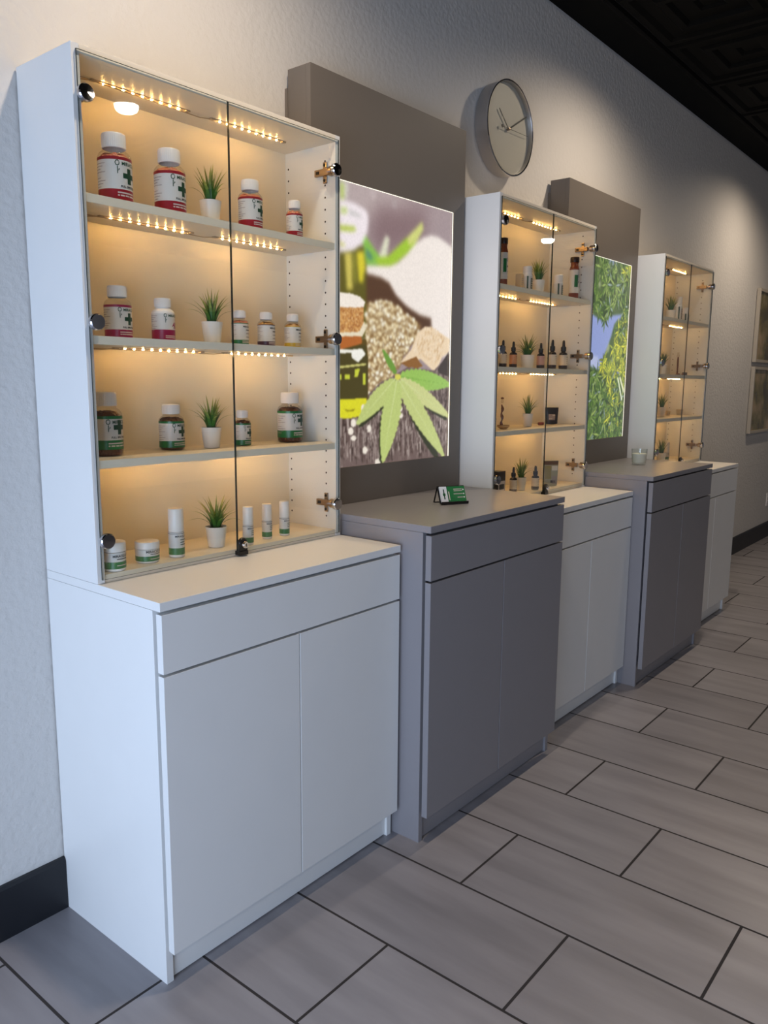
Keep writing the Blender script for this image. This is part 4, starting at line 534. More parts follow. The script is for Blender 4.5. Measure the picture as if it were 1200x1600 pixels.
# ------------------------------------------------------------------ clock
def clock():
    t = thing('wall_clock', 'round brushed steel wall clock with plain face and black hands', 'clock', (1.962, 0, 2.313)); Rr = .175
    t['label'] = 'round brushed steel wall clock with plain face and black hands'
    mb = MB(); mb.lathe([(Rr-.01, .002), (Rr-.003, .004), (Rr-.002, .056), (Rr, .058), (Rr, .0605), (Rr-.004, .0615), (Rr-.005, .058), (Rr-.006, .042)], STEEL, 96, ax='y'); mb.build('case', t)
    mb = MB(); mb.lathe([(Rr+.0004, .0575), (Rr+.0006, .0612), (Rr-.003, .0625), (Rr-.0052, .0605)], CHROME, 96, ax='y'); tag(mb.build('rim', t), 'thin polished rim')
    mb = MB(); mb.lathe([(.0001, .0422), (Rr-.0055, .0422), (Rr-.0055, .004), (.0001, .004)], mat('clock_face_grey_beige', rgb(190, 184, 172), .45), 64, ax='y'); mb.build('face', t)
    def hand(name, dx, dz, w0, w1, y, tail=.0, col=INKK):
        L = math.hypot(dx, dz); ux, uz = dx/L, dz/L; nx, nz = -uz, ux; mb = MB()
        mb.prism([(-ux*tail-nx*w0, -uz*tail-nz*w0), (dx-nx*w1, dz-nz*w1), (dx+nx*w1, dz+nz*w1), (-ux*tail+nx*w0, -uz*tail+nz*w0)], -y, -y-.0008, col); return mb
    hand('h', -.072, .060, .0025, .0025, .0485).build('hour_hand', t); hand('m', .132, .076, .0028, .0028, .0505).build('minute_hand', t)
    mb = hand('s', .146, .004, .0008, .0005, .0525, .056); mb.lathe([(.0001, .0525), (.0065, .0525), (.0065, .0535), (.0001, .0535)], INKK, 16, ax='y', c=(-.054, 0, -.001)); mb.lathe([(.0001, .042), (.005, .042), (.005, .055), (.0001, .056)], NICKEL, 16, ax='y'); mb.build('second_hand', t)
    mb = MB(); mb.lathe([(.0001, .0572), (Rr-.0062, .0572)], GLASS, 64, ax='y'); mb.build('cover_glass', t)
clock()

# ------------------------------------------------------------------ products
def curved(mb, polys, r, m, ang0, z0, dx=0, ring=.0003):
    """wrap flat outlines round a cylinder of radius r; ang0 = heading of the middle"""
    for p in polys:
        mb.face([((r+ring)*math.cos(ang0+(a+dx)/r), (r+ring)*math.sin(ang0+(a+dx)/r), z0+b) for a, b in p], m)
def rect(a, b, c, d, n=1): return [[(a+(b-a)*i/n, c), (a+(b-a)*(i+1)/n, c), (a+(b-a)*(i+1)/n, d), (a+(b-a)*i/n, d)] for i in range(n)]
def cross(s, cz):
    k = s/6; q = s/2
    return rect(-k, k, cz-q, cz+q, 2)+rect(-q, -k, cz-k, cz+k, 3)+rect(k, q, cz-k, cz+k, 3)
def logo(mb, r, z, s, m, ang):
    """small sprig mark and the two-word name beside it"""
    for k in range(7):
        a = PI*.15+k*PI*.28; a2 = a+PI*.28
        curved(mb, [[(-.42*s+.09*s*math.cos(a), .10*s+.11*s*math.sin(a)), (-.42*s+.09*s*math.cos(a2), .10*s+.11*s*math.sin(a2)), (-.42*s+.06*s*math.cos(a2), .10*s+.075*s*math.sin(a2)), (-.42*s+.06*s*math.cos(a), .10*s+.075*s*math.sin(a))]], r, m, ang, z)
    curved(mb, [[(-.43*s, -.28*s), (-.40*s, -.28*s), (-.40*s, -.02*s), (-.43*s, -.02*s)], [(-.40*s, -.2*s), (-.33*s, -.12*s), (-.36*s, -.08*s)]], r, m, ang, z)
    curved(mb, text_polys('MIRACLE LEAF', .175*s, .004*s), r, m, ang, z+.03*s, dx=.30*s)
FR = -PI/2+math.radians(14)          # the labels face slightly to the right of the viewer
def bottle(x, y, z, h, r, band, label, group, gum, body=CLEARP, style='cross', filled=True, rot=0, foot=0.0, cap=(.78, .70), txt='FULL SPECTRUM'):
    t = thing('supplement_bottle', label, 'bottle', (x, y, z), rotz=rot, group=group)
    mb = MB(); zc = h*cap[0]; rn = r*cap[1]*.92
    mb.lathe([(.0001, .0006), (r*.9, .0006), (r*.98, .003), (r, .007), (r, h*.62), (r*.985, h*.655), (r*.93, h*.69), (r*.82, h*.725), (rn, h*.755), (rn, zc+.001)], body, 36); mb.build('body', t)
    if filled:
        g = MB(); rg = r*.95; rr = random.Random(int(x*1000)); pr = [(.0001, .002), (rg*.9, .002), (rg, .006), (rg, h*.60)]+[(rg*.93, h*.65), (rg*.7, h*.69), (rg*.35, h*.70), (.0001, h*.695)]
        g.lathe(pr, gum, 32); g.v = [(a*(1+rr.uniform(-.02, .02)), b*(1+rr.uniform(-.02, .02)), c+(rr.uniform(-.003, .003) if c > h*.55 else 0)) for a, b, c in g.v]; tag(g.build('contents', t), 'gummies filling the jar', kind='stuff')
    mb = MB(); rc = r*cap[1]; mb.lathe([(rc*.93, zc), (rc, zc+.001), (rc, h-.003), (rc*.94, h-.0005), (rc*.85, h), (.0001, h)], CAPW, 40)
    for k in range(40):
        a = 2*PI*k/40; mb.box(rc*math.cos(a)-.0004, rc*math.cos(a)+.0004, rc*math.sin(a)-.0004, rc*math.sin(a)+.0004, zc+.003, h-.004, CAPW)
    mb.build('cap', t)
    lb = MB(); lb.recalc = False; rl = r*1.006; zl, zh = h*(.02+foot), h*.63
    zb_ = zl+h*.145; zt_ = zh-h*.045
    if style == 'half': zb_ = zl+h*.24; zt_ = zh
    if style == 'thin': zb_ = zl+h*.13; zt_ = zh-h*.02
    lb.lathe([(rl, zl), (rl, zb_)], band, 40); lb.lathe([(rl, zb_), (rl, zt_)], LABW, 40)
    if zh > zt_: lb.lathe([(rl, zt_), (rl, zh)], band, 40)
    Lw = r*2.0
    if style in ('cross', 'half'):
        logo(lb, rl, zt_-h*.085, Lw*.80, INK, FR)
        if style == 'cross': curved(lb, cross(h*.225, zb_+h*.20), rl, INK, FR, 0, dx=.1*r); curved(lb, text_polys(txt, h*.042, .0002), rl, INKK, FR, zb_+h*.028, dx=.1*r)
        else: curved(lb, text_polys('40', h*.2, .0006), rl, LABM, FR, zb_+h*.03, dx=.35*r)
    else:
        curved(lb, text_polys('MIRACLE LEAF', h*.062, .0002), rl, INKK, FR, zt_-h*.1, dx=.2*r)
        for k in range(3): curved(lb, rect(-.4*r, .55*r-.2*r*(k % 2), zt_-h*(.19+.1*k), zt_-h*(.165+.1*k), 4), rl, INKK if k == 0 else INKG, FR, 0, dx=.2*r)
    for k in range(9):
        if k == 4: continue
        curved(lb, rect(-.42*r, (.36-.17*(k % 3))*r, zt_-h*(.06+.042*k), zt_-h*(.05+.042*k), 3), rl, INKG, FR-1.75, 0)
    for k in range(2): curved(lb, rect(-.7*r, (.75-.3*k)*r, zl+h*(.045+.04*k), zl+h*(.066+.04*k), 5), rl, LABS, FR, 0)
    lb.build('label', t)
    return t
G1, G2, G3 = 'bottles on the top shelf of the first case', 'bottles on the second shelf of the first case', 'bottles on the third shelf of the first case'
s1, s2, s3, s4 = 1.7043, 1.4163, 1.1503, .8963
bottle(.118, -.178, s1, .142, .0360, LABR, 'tall red-labelled gummy jar, leftmost on the top shelf of the first case', G1, GUMR)
bottle(.260, -.178, s1, .141, .0355, LABR, 'tall red-labelled gummy jar left of the potted plant on the top shelf', G1, GUMR)
bottle(.499, -.183, s1, .119, .0308, LABR, 'medium red-labelled gummy jar right of the plant on the top shelf', G1, GUMR)
bottle(.652, -.185, s1, .096, .0222, LABR, 'small red-labelled gummy jar, rightmost on the top shelf of the first case', G1, GUMR)
bottle(.131, -.145, s2, .117, .0304, LABM, 'crimson-banded clear jar with a green cross, left on the second shelf', G2, mat('pale_gummies', rgb(226, 190, 140), .4), filled=False)
bottle(.252, -.145, s2, .100, .0272, LABM, 'white bottle with a magenta lower half, second shelf of the first case', G2, GUMR, body=CAPW, style='half', filled=False)
bottle(.489, -.145, s2, .089, .0225, LABG, 'small bottle with a green and brown base just right of the second shelf plant', G2, GUMR, style='thin')
bottle(.581, -.145, s2, .091, .0238, LABB, 'small bottle with a dark plum base band, second from right on the second shelf', G2, mat('amber_gummies', rgb(196, 146, 80), .4), style='thin')
bottle(.680, -.145, s2, .093, .0230, LABY, 'small bottle with a yellow base band, rightmost on the second shelf', G2, mat('amber_gummies', rgb(196, 146, 80), .4), style='thin')
bottle(.100, -.125, s3, .146, .0368, LABG, 'large green-labelled brown gummy jar, leftmost on the third shelf', G3, GUMG, foot=.09)
bottle(.305, -.090, s3, .115, .0315, LABG, 'medium green-labelled brown gummy jar left of the third shelf plant', G3, GUMG, foot=.04)
bottle(.522, -.109, s3, .096, .0224, LABG, 'small green-labelled brown gummy jar behind the gap between the glass doors', G3, GUMG)
bottle(.704, -.105, s3, .143, .0362, LABG, 'large green-labelled brown gummy jar, rightmost on the third shelf', G3, GUMG, foot=.08)

def cream_jar(x, y, z, h, r, label):
    t = thing('cream_jar', label, 'jar', (x, y, z), group='cream jars at the bottom of the first case')
    mb = MB(); mb.lathe([(.0001, .0005), (r*.93, .0005), (r, .004), (r, h*.66)], CAPW, 36); mb.build('body', t)
    mb = MB(); mb.lathe([(r*.99, h*.67), (r*1.03, h*.68), (r*1.03, h-.003), (r*.98, h), (.0001, h)], CAPW, 36); mb.build('lid', t)
    lb = MB(); lb.recalc = False; rl = r*1.008; lb.lathe([(rl, h*.10), (rl, h*.34)], LABG, 36); lb.lathe([(rl, h*.34), (rl, h*.65)], LABW, 36)
    curved(lb, text_polys('MIRACLE LEAF', r*.30, .0002), rl, INKK, FR, h*.50); curved(lb, rect(-.6*r, .6*r, h*.42, h*.45, 5), rl, INKK, FR, 0)
    curved(lb, rect(-.6*r, .7*r, h*.2, h*.23, 5), rl, LABS, FR, 0); lb.build('label', t)
cream_jar(.062, -.196, s4, .066, .0250, 'taller cream jar with green band in the bottom left corner of the first case')
cream_jar(.162, -.176, s4, .050, .0280, 'low wide cream jar with green band left of the tall roll-on')
def roll_on(x, y, z, h, r, label, group='roll-on tubes at the bottom of the first case', cap=.52):
    t = thing('roll_on_tube', label, 'tube', (x, y, z), group=group)
    mb = MB(); mb.lathe([(.0001, .0005), (r*.92, .0005), (r, .002), (r, h*cap)], CAPW, 28); mb.build('body', t)
    mb = MB(); mb.lathe([(r*.95, h*cap+.0008), (r*.97, h*cap+.002), (r*.97, h-.003), (r*.9, h), (.0001, h)], CAPW, 28); mb.build('cap', t)
    lb = MB(); lb.recalc = False; rl = r*1.012; z1 = h*.06; z2 = h*.2; z3 = h*(cap-.02)
    lb.lathe([(rl, z1), (rl, z2)], LABG, 32); lb.lathe([(rl, z2), (rl, z3)], LABW, 32); lb.lathe([(rl*1.002, z3-.0012), (rl*1.002, z3)], INKK, 32)
    curved(lb, text_polys('MIRACLE LEAF', r*.36, .0001), rl, INKK, FR, z3-h*.08, dx=.1*r)
    for k in range(3): curved(lb, rect(-.5*r, (.7-.3*(k % 2))*r, z3-h*(.14+.05*k), z3-h*(.125+.05*k), 4), rl, INK, FR, 0, dx=.1*r)
    lb.build('label', t)
roll_on(.241, -.183, s4, .120, .0192, 'large white-capped roll-on tube left of the bottom shelf plant')
roll_on(.456, -.200, s4, .101, .0142, 'small roll-on tube behind the door lock of the first case')
roll_on(.546, -.174, s4, .096, .0140, 'small roll-on tube, middle one of the three right of the plant')
roll_on(.610, -.176, s4, .097, .0142, 'small roll-on tube, rightmost of the three in the first case')

# ------------------------------------------------------------------ potted succulents
def plant_parts(seed, spread=1.0):
    rnd = random.Random(seed)
    p = MB(); rt, rb, h = .0270, .0205, .054
    p.lathe([(.0001, .0005), (rb-.001, .0005), (rb, .0015), (rt-.0005, h-.001), (rt, h), (rt-.002, h), (rt-.0025, h-.004), (rt-.003, h-.008)], POT, 36)
    so = MB(); so.lathe([(rt-.0026, h-.006), (.008, h-.0035), (.0001, h-.003)], SOIL, 20)
    lf = MB(); lf.recalc = False
    n = 30
    for k in range(n):
        a = k*2.39996+rnd.uniform(-.3, .3); f = k/n
        L = rnd.uniform(.074, .092)*(1-.14*f); out = (.16+.78*f**1.1)*spread*rnd.uniform(.8, 1.1); w = rnd.uniform(.0050, .0066)
        d = Vector((math.cos(a), math.sin(a), 0)); sd = Vector((-math.sin(a), math.cos(a), 0)); p0 = d*(.003+.008*f)+Vector((0, 0, h-.006)); prev = None
        g = rnd.uniform(.8, 1.2)
        for i in range(8):
            t_ = i/7; th = out*(t_*.9+.25); pos = p0+d*(math.sin(th)*L*t_)+Vector((0, 0, math.cos(th)*L*t_*1.05))
            if f > .8: pos.z -= .012*t_*t_
            ww = w*(1-t_)**.75*(.75+.9*t_*(1-t_)) if i < 7 else .0001
            up = Vector((0, 0, 1))*.35*ww; row = (pos+sd*ww, pos-up*1.2-d*ww*.2, pos-sd*ww)
            c0 = (lin(62)*g, lin(112)*g, lin(38)*g, 1); c1 = (lin(176)*g, lin(176)*g, lin(96)*g, 1)
            tt = max(0, t_-.45)/.55; col = tuple(c0[q]*(1-tt)+c1[q]*tt for q in range(3))+(1,)
            if i < 2: col = (lin(56)*g, lin(92)*g, lin(34)*g, 1)
            if prev:
                for q in (0, 1): lf.face([prev[q], prev[q+1], row[q+1], row[q]], LEAF, True, col)
                lf.face([prev[0], row[0], row[2], prev[2]], LEAF, True, tuple(v*.9 for v in col[:3])+(1,))
            prev = row
    return p.mesh('pot'), so.mesh('soil'), lf.mesh('leaves')
VAR = [plant_parts(k, s_) for k, s_ in ((1, .98), (2, .80), (3, 1.1), (4, 1.25))]
def plant(x, y, z, v, rot, label, sx=1.0):
    t = thing('potted_succulent', label, 'potted plant', (x, y, z), rotz=rot, group='small succulents in white pots')
    for n, me in zip(('pot', 'soil', 'leaves'), VAR[v]):
        o = bpy.data.objects.new(n, me); COL.objects.link(o); o.parent = t
    t.scale = (sx, sx, 1)
PL = [(.392, -.158, s1, 1, .3, 'spiky succulent in a white pot on the top shelf of the first case', 1),
 (.398, -.145, s2, 0, 1.7, 'spiky succulent in a white pot on the second shelf of the first case', 1),
 (.411, -.115, s3, 0, 3.6, 'spiky succulent in a white pot on the third shelf of the first case', 1),
 (.382, -.160, s4, 2, .9, 'spiky succulent in a white pot beside the lock of the first case', 1.04)]
for a in PL: plant(*a)
c1, c2, c3, c4 = 1.6803, 1.3853, 1.1473, .8903
e1, e2, e3, e4 = 1.6743, 1.3803, 1.1473, .8963
for a in [(2.024, -.172, c1, 1, .2, 'spiky succulent on the top shelf of the middle case', .97), (1.996, -.150, c2, 3, 2.1, 'wide-leaved succulent among the dropper bottles in the middle case', 1.1),
 (2.044, -.135, c3, 0, 4.0, 'narrow succulent on the third shelf of the middle case', .82), (1.957, -.162, c4, 2, 5.1, 'splayed succulent at the bottom of the middle case', .85),
 (3.536, -.160, e1, 1, .8, 'spiky succulent on the top shelf of the far case', 1.05), (3.494, -.150, e2, 0, 2.6, 'spiky succulent on the second shelf of the far case', .85),
 (3.615, -.115, e3, 0, 5.6, 'spiky succulent on the third shelf of the far case', .9), (3.496, -.172, e4, 1, 3.3, 'spiky succulent at the bottom of the far case', .95)]: plant(*a)

# ------------------------------------------------------------------ middle case: droppers, tall bottles, pouches
def dropper(x, y, z, h, r, labcol, label, body=None):
    t = thing('dropper_bottle', label, 'bottle', (x, y, z), group='black-topped dropper bottles in the middle case'); bc = body or mat('dark_bottle_glass', rgb(30, 20, 18), .12, coat=.5)
    mb = MB(); mb.lathe([(.0001, .0005), (r*.9, .0005), (r, .003), (r, h*.52), (r*.86, h*.57), (r*.5, h*.60), (r*.48, h*.64)], bc, 28); mb.build('body', t)
    lb = MB(); lb.recalc = False; rl = r*1.01; lb.lathe([(rl, h*.07), (rl, h*.15)], mat('dark_label_ink', rgb(52, 36, 36), .4), 28); lb.lathe([(rl, h*.15), (rl, h*.50)], labcol, 28)
    for k in range(4): curved(lb, rect(-.5*r, (.6-.25*(k % 2))*r, h*(.42-.07*k), h*(.435-.07*k), 4), rl, INKG if k else INKK, FR, 0)
    lb.build('label', t)
    mb = MB(); mb.lathe([(r*.62, h*.63), (r*.62, h*.77), (r*.5, h*.785), (.0001, h*.785)], BLACKP, 24); c = mb.build('cap', t)
    mb = MB(); mb.lathe([(r*.36, h*.78), (r*.33, h*.90), (r*.30, h*.96), (r*.16, h*.995), (.0001, h)], BLACKP, 20); mb.build('rubber_bulb', c)
OR, PK, CR = mat('orange_label_paper', rgb(214, 150, 104), .4), mat('pink_label_paper', rgb(206, 160, 148), .4), mat('cream_label_paper', rgb(222, 208, 188), .4)
dropper(1.805, -.150, c2, .105, .0150, CR, 'dropper bottle behind the left hinge cap of the middle case')
dropper(1.883, -.150, c2, .103, .0150, OR, 'dropper bottle with an orange label left of the middle case plant')
dropper(2.107, -.150, c2, .107, .0158, PK, 'smaller dropper bottle with a pink label right of the middle case plant')
dropper(2.208, -.150, c2, .125, .0176, CR, 'taller dropper bottle with a cream label beside the door gap')
dropper(2.309, -.150, c2, .127, .0185, CR, 'tall dropper bottle with a cream label, rightmost in the middle case')
dropper(1.868, -.178, c4, .104, .0150, CR, 'dropper bottle left of the lowest succulent in the middle case')
dropper(2.012, -.198, c4, .100, .0158, CR, 'dropper bottle right of the lowest succulent in the middle case')
def tall_bottle(x, y, z, h, r, label):
    t = thing('tall_amber_bottle', label, 'bottle', (x, y, z), group='tall amber bottles in the middle case')
    mb = MB(); mb.lathe([(.0001, .0005), (r*.9, .0005), (r, .003), (r, h*.72), (r*.9, h*.76), (r*.78, h*.80), (r*.78, h*.88)], mat('red_brown_plastic', rgb(122, 56, 34), .18, coat=.4), 28); mb.build('body', t)
    lb = MB(); lb.recalc = False; rl = r*1.012; lb.lathe([(rl, h*.16), (rl, h*.70)], LABW, 28)
    for a, b, c, d, m_ in ((-1.3, -.5, .3, .58, LABG), (-.3, .8, .52, .60, INKG), (-.3, .9, .40, .44, INKK), (-.2, .7, .30, .33, INKG), (0, .9, .19, .23, INKK)): curved(lb, rect(a*r, b*r, h*c, h*d, 5), rl, m_, FR, 0)
    lb.build('label', t)
    mb = MB(); mb.lathe([(r*.88, h*.88), (r*.9, h*.885), (r*.9, h*.99), (r*.85, h), (.0001, h)], mat('dark_brown_cap', rgb(44, 24, 20), .35), 28); mb.build('cap', t)
tall_bottle(1.738, -.180, c1, .176, .0165, 'tall amber bottle at the left edge of the middle case top shelf')
tall_bottle(2.320, -.180, c1, .178, .0210, 'tall amber bottle at the right of the middle case top shelf')
def white_jar(x, y, z, h, r, label, dark=rgb(92, 96, 78), grp='white-capped jars in the middle case'):
    t = thing('white_capped_jar', label, 'jar', (x, y, z), group=grp)
    mb = MB(); mb.lathe([(.0001, .0005), (r*.92, .0005), (r, .003), (r, h*.62), (r*.82, h*.7)], CAPW, 28); mb.build('body', t)
    mb = MB(); mb.lathe([(r*.84, h*.68), (r*.9, h*.69), (r*.9, h*.98), (r*.82, h), (.0001, h)], CAPW, 28); mb.build('cap', t)
    lb = MB(); lb.recalc = False; rl = r*1.012; lb.lathe([(rl, h*.05), (rl, h*.6)], LABW, 28)
    m_ = mat('olive_label_%d' % int(dark[0]*999), dark, .4); curved(lb, rect(-.6*r, .9*r, h*.1, h*.52, 6), rl, m_, FR, 0); curved(lb, rect(-1.4*r, -1.1*r, h*.05, h*.6, 2), rl, INK, FR, 0)
    for k in range(4): curved(lb, rect(-.4*r, .7*r, h*(.16+.09*k), h*(.19+.09*k), 4), rl, LABW, FR, 0, ring=.0006)
    lb.build('label', t)
white_jar(1.920, -.180, c1, .095, .0200, 'white-capped jar left of the plant on the middle case top shelf')
white_jar(2.177, -.180, c1, .090, .0205, 'white-capped jar right of the plant on the middle case top shelf')
t = thing('small_carton', 'small beige carton beside the left white-capped jar in the middle case', 'box', (1.864, -.178, c1), rotz=.2)
mb = MB(); mb.box(-.012, .012, -.012, .012, .0005, .06, mat('beige_carton', rgb(206, 178, 138), .6), .0006); mb.build('carton', t)
mb = MB(); mb.recalc = False
for k in range(5): mb.box(-.009, .009-.003*(k % 2), -.0124, -.0121, .01+.008*k, .013+.008*k, INKG)
mb.build('printing', t)
def pouch(x, y, z, h, r, m, label, name='foil_pouch', art=None, rot=0):
    t = thing(name, label, 'pouch', (x, y, z), rotz=rot); mb = MB(); ny, nx = 10, 8; D = .022; pts = {}
    for sgn in (-1, 1):
        for j in range(ny+1):
            v = j/ny; dep = D*(1-v)**.8*.5 if v < 1 else 0; ww = r*(.9+.1*v)
            for i in range(nx+1):
                u_ = -1+2*i/nx; pts[sgn, i, j] = (u_*ww, sgn*(dep*(1-u_*u_)**.5+.0006), .0006+v*h+(.003*(u_*u_) if j == 0 else 0))
        for j in range(ny):
            for i in range(nx): mb.face([pts[sgn, i, j], pts[sgn, i+1, j], pts[sgn, i+1, j+1], pts[sgn, i, j+1]], m, True)
    mb.face([pts[-1, i, 0] for i in range(nx+1)]+[pts[1, i, 0] for i in range(nx, -1, -1)], m)
    mb.face([pts[-1, i, ny] for i in range(nx+1)]+[pts[1, i, ny] for i in range(nx, -1, -1)], m)
    for i in (0, nx): mb.face([pts[-1, i, j] for j in range(ny+1)]+[pts[1, i, j] for j in range(ny, -1, -1)], m)
    mb.build('bag', t); lb = MB(); lb.recalc = False
    def front(u_, v):
        dep = D*(1-v)**.8*.5; ww = r*(.9+.1*v); return (u_*ww, -(dep*max(0, 1-u_*u_)**.5+.0014), .0006+v*h)
    for a, b, c, d, mm in art:
        for i in range(4):
            for j in range(4):
                a0, a1, v0, v1 = a+(b-a)*i/4, a+(b-a)*(i+1)/4, c+(d-c)*j/4, c+(d-c)*(j+1)/4; lb.face([front(a0, v0), front(a1, v0), front(a1, v1), front(a0, v1)], mm)
    lb.build('printing', t)
KRAFT, OLIV = mat('pale_green_grey_foil', rgb(150, 152, 134), .35), mat('olive_print', rgb(138, 128, 70), .4)
pouch(2.300, -.110, c3, .074, .0300, mat('black_foil', rgb(34, 28, 26), .3), 'black foil pouch on the third shelf of the middle case', art=((-.5, .5, .25, .6, INKG), (-.45, .1, .3, .36, LABS), (.1, .5, .5, .56, LABS), (-.8, .8, .82, .86, BLACKP)), rot=-.85)
pouch(2.160, -.190, c4, .109, .0330, KRAFT, 'printed pale pouch with a brown top band right of the middle case lock', art=((-.95, .95, .84, .98, mat('brown_print', rgb(92, 58, 40), .4)), (-.9, 0, .3, .8, OLIV), (.1, .9, .1, .4, INKG), (.1, .9, .62, .8, LABW), (-.1, .6, .14, .24, BLACKP)), rot=-.75)
t = thing('black_carton', 'black carton behind the lower left hinge cap of the middle case', 'box', (1.728, -.190, c4))
mb = MB(); mb.box(-.027, .027, -.018, .018, .0005, .1, mat('black_carton', rgb(36, 26, 24), .4), .0008); mb.build('carton', t)
mb = MB(); mb.box(-.024, .024, -.0184, -.0181, .015, .062, LABS); mb.box(-.018, .018, -.0187, -.0185, .03, .05, INKK); mb.build('printing', t)
t = thing('twisted_glass_pipe', 'slim twisted brown glass piece standing in a small dish, middle case', 'glass pipe', (1.794, -.160, c3))
mb = MB(); m_ = mat('brown_swirl_glass', rgb(110, 54, 26), .12, coat=.6, vary=.5)
mb.tube([(math.cos(k*.9)*.002, math.sin(k*.9)*.002, .012+k*.0052) for k in range(17)], [.0045+.0018*math.sin(k*1.1) for k in range(17)], m_, 12); mb.build('stem', t)
mb = MB(); mb.lathe([(.004, .100), (.0062, .108), (.004, .113), (.007, .121), (.0001, .126)], CLEARP, 16); mb.lathe([(.0045, .117), (.0075, .12), (.004, .1235)], m_, 16); mb.build('mouthpiece', t)
mb = MB(); mb.lathe([(.0001, .001), (.012, .001), (.024, .010), (.0245, .016), (.022, .012), (.010, .006), (.0001, .006)], mat('brown_cream_dish', rgb(196, 160, 108), .25, vary=.35), 28, c=(.006, -.004, 0)); tag(mb.build('dish', t), 'shallow beige and brown dish')
t = thing('red_lip_tin', 'tiny dark red tin beside the black pouch', 'tin', (2.205, -.110, c3)); mb = MB(); mb.lathe([(.0001, .0005), (.0125, .0005), (.013, .002), (.013, .0065)], mat('dark_red_tin', rgb(120, 36, 34), .3), 24); mb.build('base', t)
mb = MB(); mb.lathe([(.0134, .0066), (.0134, .0115), (.012, .0125), (.0001, .0125)], mat('dark_red_tin', rgb(120, 36, 34), .3), 24); mb.build('lid', t)

# ------------------------------------------------------------------ far case
white_jar(3.651, -.158, e1, .135, .0235, 'taller white-capped brown jar behind the plant in the far case', dark=rgb(120, 76, 44), grp='white-capped jars in the far case')
white_jar(3.755, -.160, e1, .083, .0250, 'short white-lidded dark jar in the far case', dark=rgb(52, 44, 44), grp='white-capped jars in the far case')
t = thing('upright_glass_pipe', 'slim dark glass piece standing on the second shelf of the far case', 'glass pipe', (3.726, -.150, e2))
mb = MB(); mb.lathe([(.0001, .0005), (.014, .0005), (.014, .003), (.005, .008), (.0042, .03), (.0055, .075), (.0045, .10), (.0001, .104)], m_, 16); mb.build('stem', t)
mb = MB(); mb.lathe([(.004, .1), (.0085, .106), (.008, .116), (.004, .12), (.0075, .126), (.0001, .131)], CLEARP, 16); mb.build('bowl', t)
for k, (x, y, lb_) in enumerate(((3.640, -.185, 'flat brown piece left of the slim pipe on the far case second shelf'), (3.700, -.195, 'flat brown piece in front of the slim pipe in the far case'))):
    t = thing('flat_brown_case', lb_, 'small case', (x, y, e2), rotz=.2+k*.3, group='flat brown pieces on the far case second shelf'); mb = MB(); mb.box(-.02, .02, -.008, .008, .0005, .006, mat('brown_leatherette', rgb(138, 88, 56), .5), .0015); mb.build('base', t)
    mb = MB(); mb.box(-.0195, .0195, -.0075, .0075, .0062, .010, mat('brown_leatherette', rgb(138, 88, 56), .5), .0015); mb.build('lid', t)
for x, d, lb_ in ((3.775, .009, 'smaller dark olive grinder near the far case right hinge'), (3.800, .0105, 'larger dark olive grinder near the far case right hinge')):
    t = thing('small_grinder', lb_, 'grinder', (x, -.17, e2), group='small dark grinders in the far case'); mb = MB(); mb.lathe([(.0001, .0005), (d, .0005), (d, .008)], mat('dark_olive_metal', rgb(74, 56, 30), .35), 20); mb.build('base', t)
    mb = MB(); mb.lathe([(d*1.04, .0085), (d*1.04, .015), (d*.9, .0165), (.0001, .0165)], mat('dark_olive_metal', rgb(74, 56, 30), .35), 20); mb.build('lid', t)
for x, y, h, r, lb_ in ((3.700, -.12, .028, .016, 'clear glass dish left on the third shelf of the far case'), (3.865, -.13, .034, .020, 'clear glass cup right on the third shelf of the far case')):
    t = thing('clear_glass_dish', lb_, 'glass dish', (x, y, e3), group='clear glass dishes in the far case'); mb = MB(); mb.lathe([(.0001, .0008), (r*.7, .0008), (r*.8, .003), (r, h), (r*.93, h), (r*.72, .005), (.0001, .005)], CLEARP, 24); mb.build('bowl', t)
    mb = MB(); mb.lathe([(r*1.0, h), (r*1.03, h+.0012), (r*.93, h+.0022), (r*.92, h+.0006)], STRIP, 24); mb.build('rim', t)
roll_on(3.640, -.150, e4, .105, .0140, 'white-capped small bottle right of the lowest far case plant', group='roll-on bottle in the far case', cap=.45)

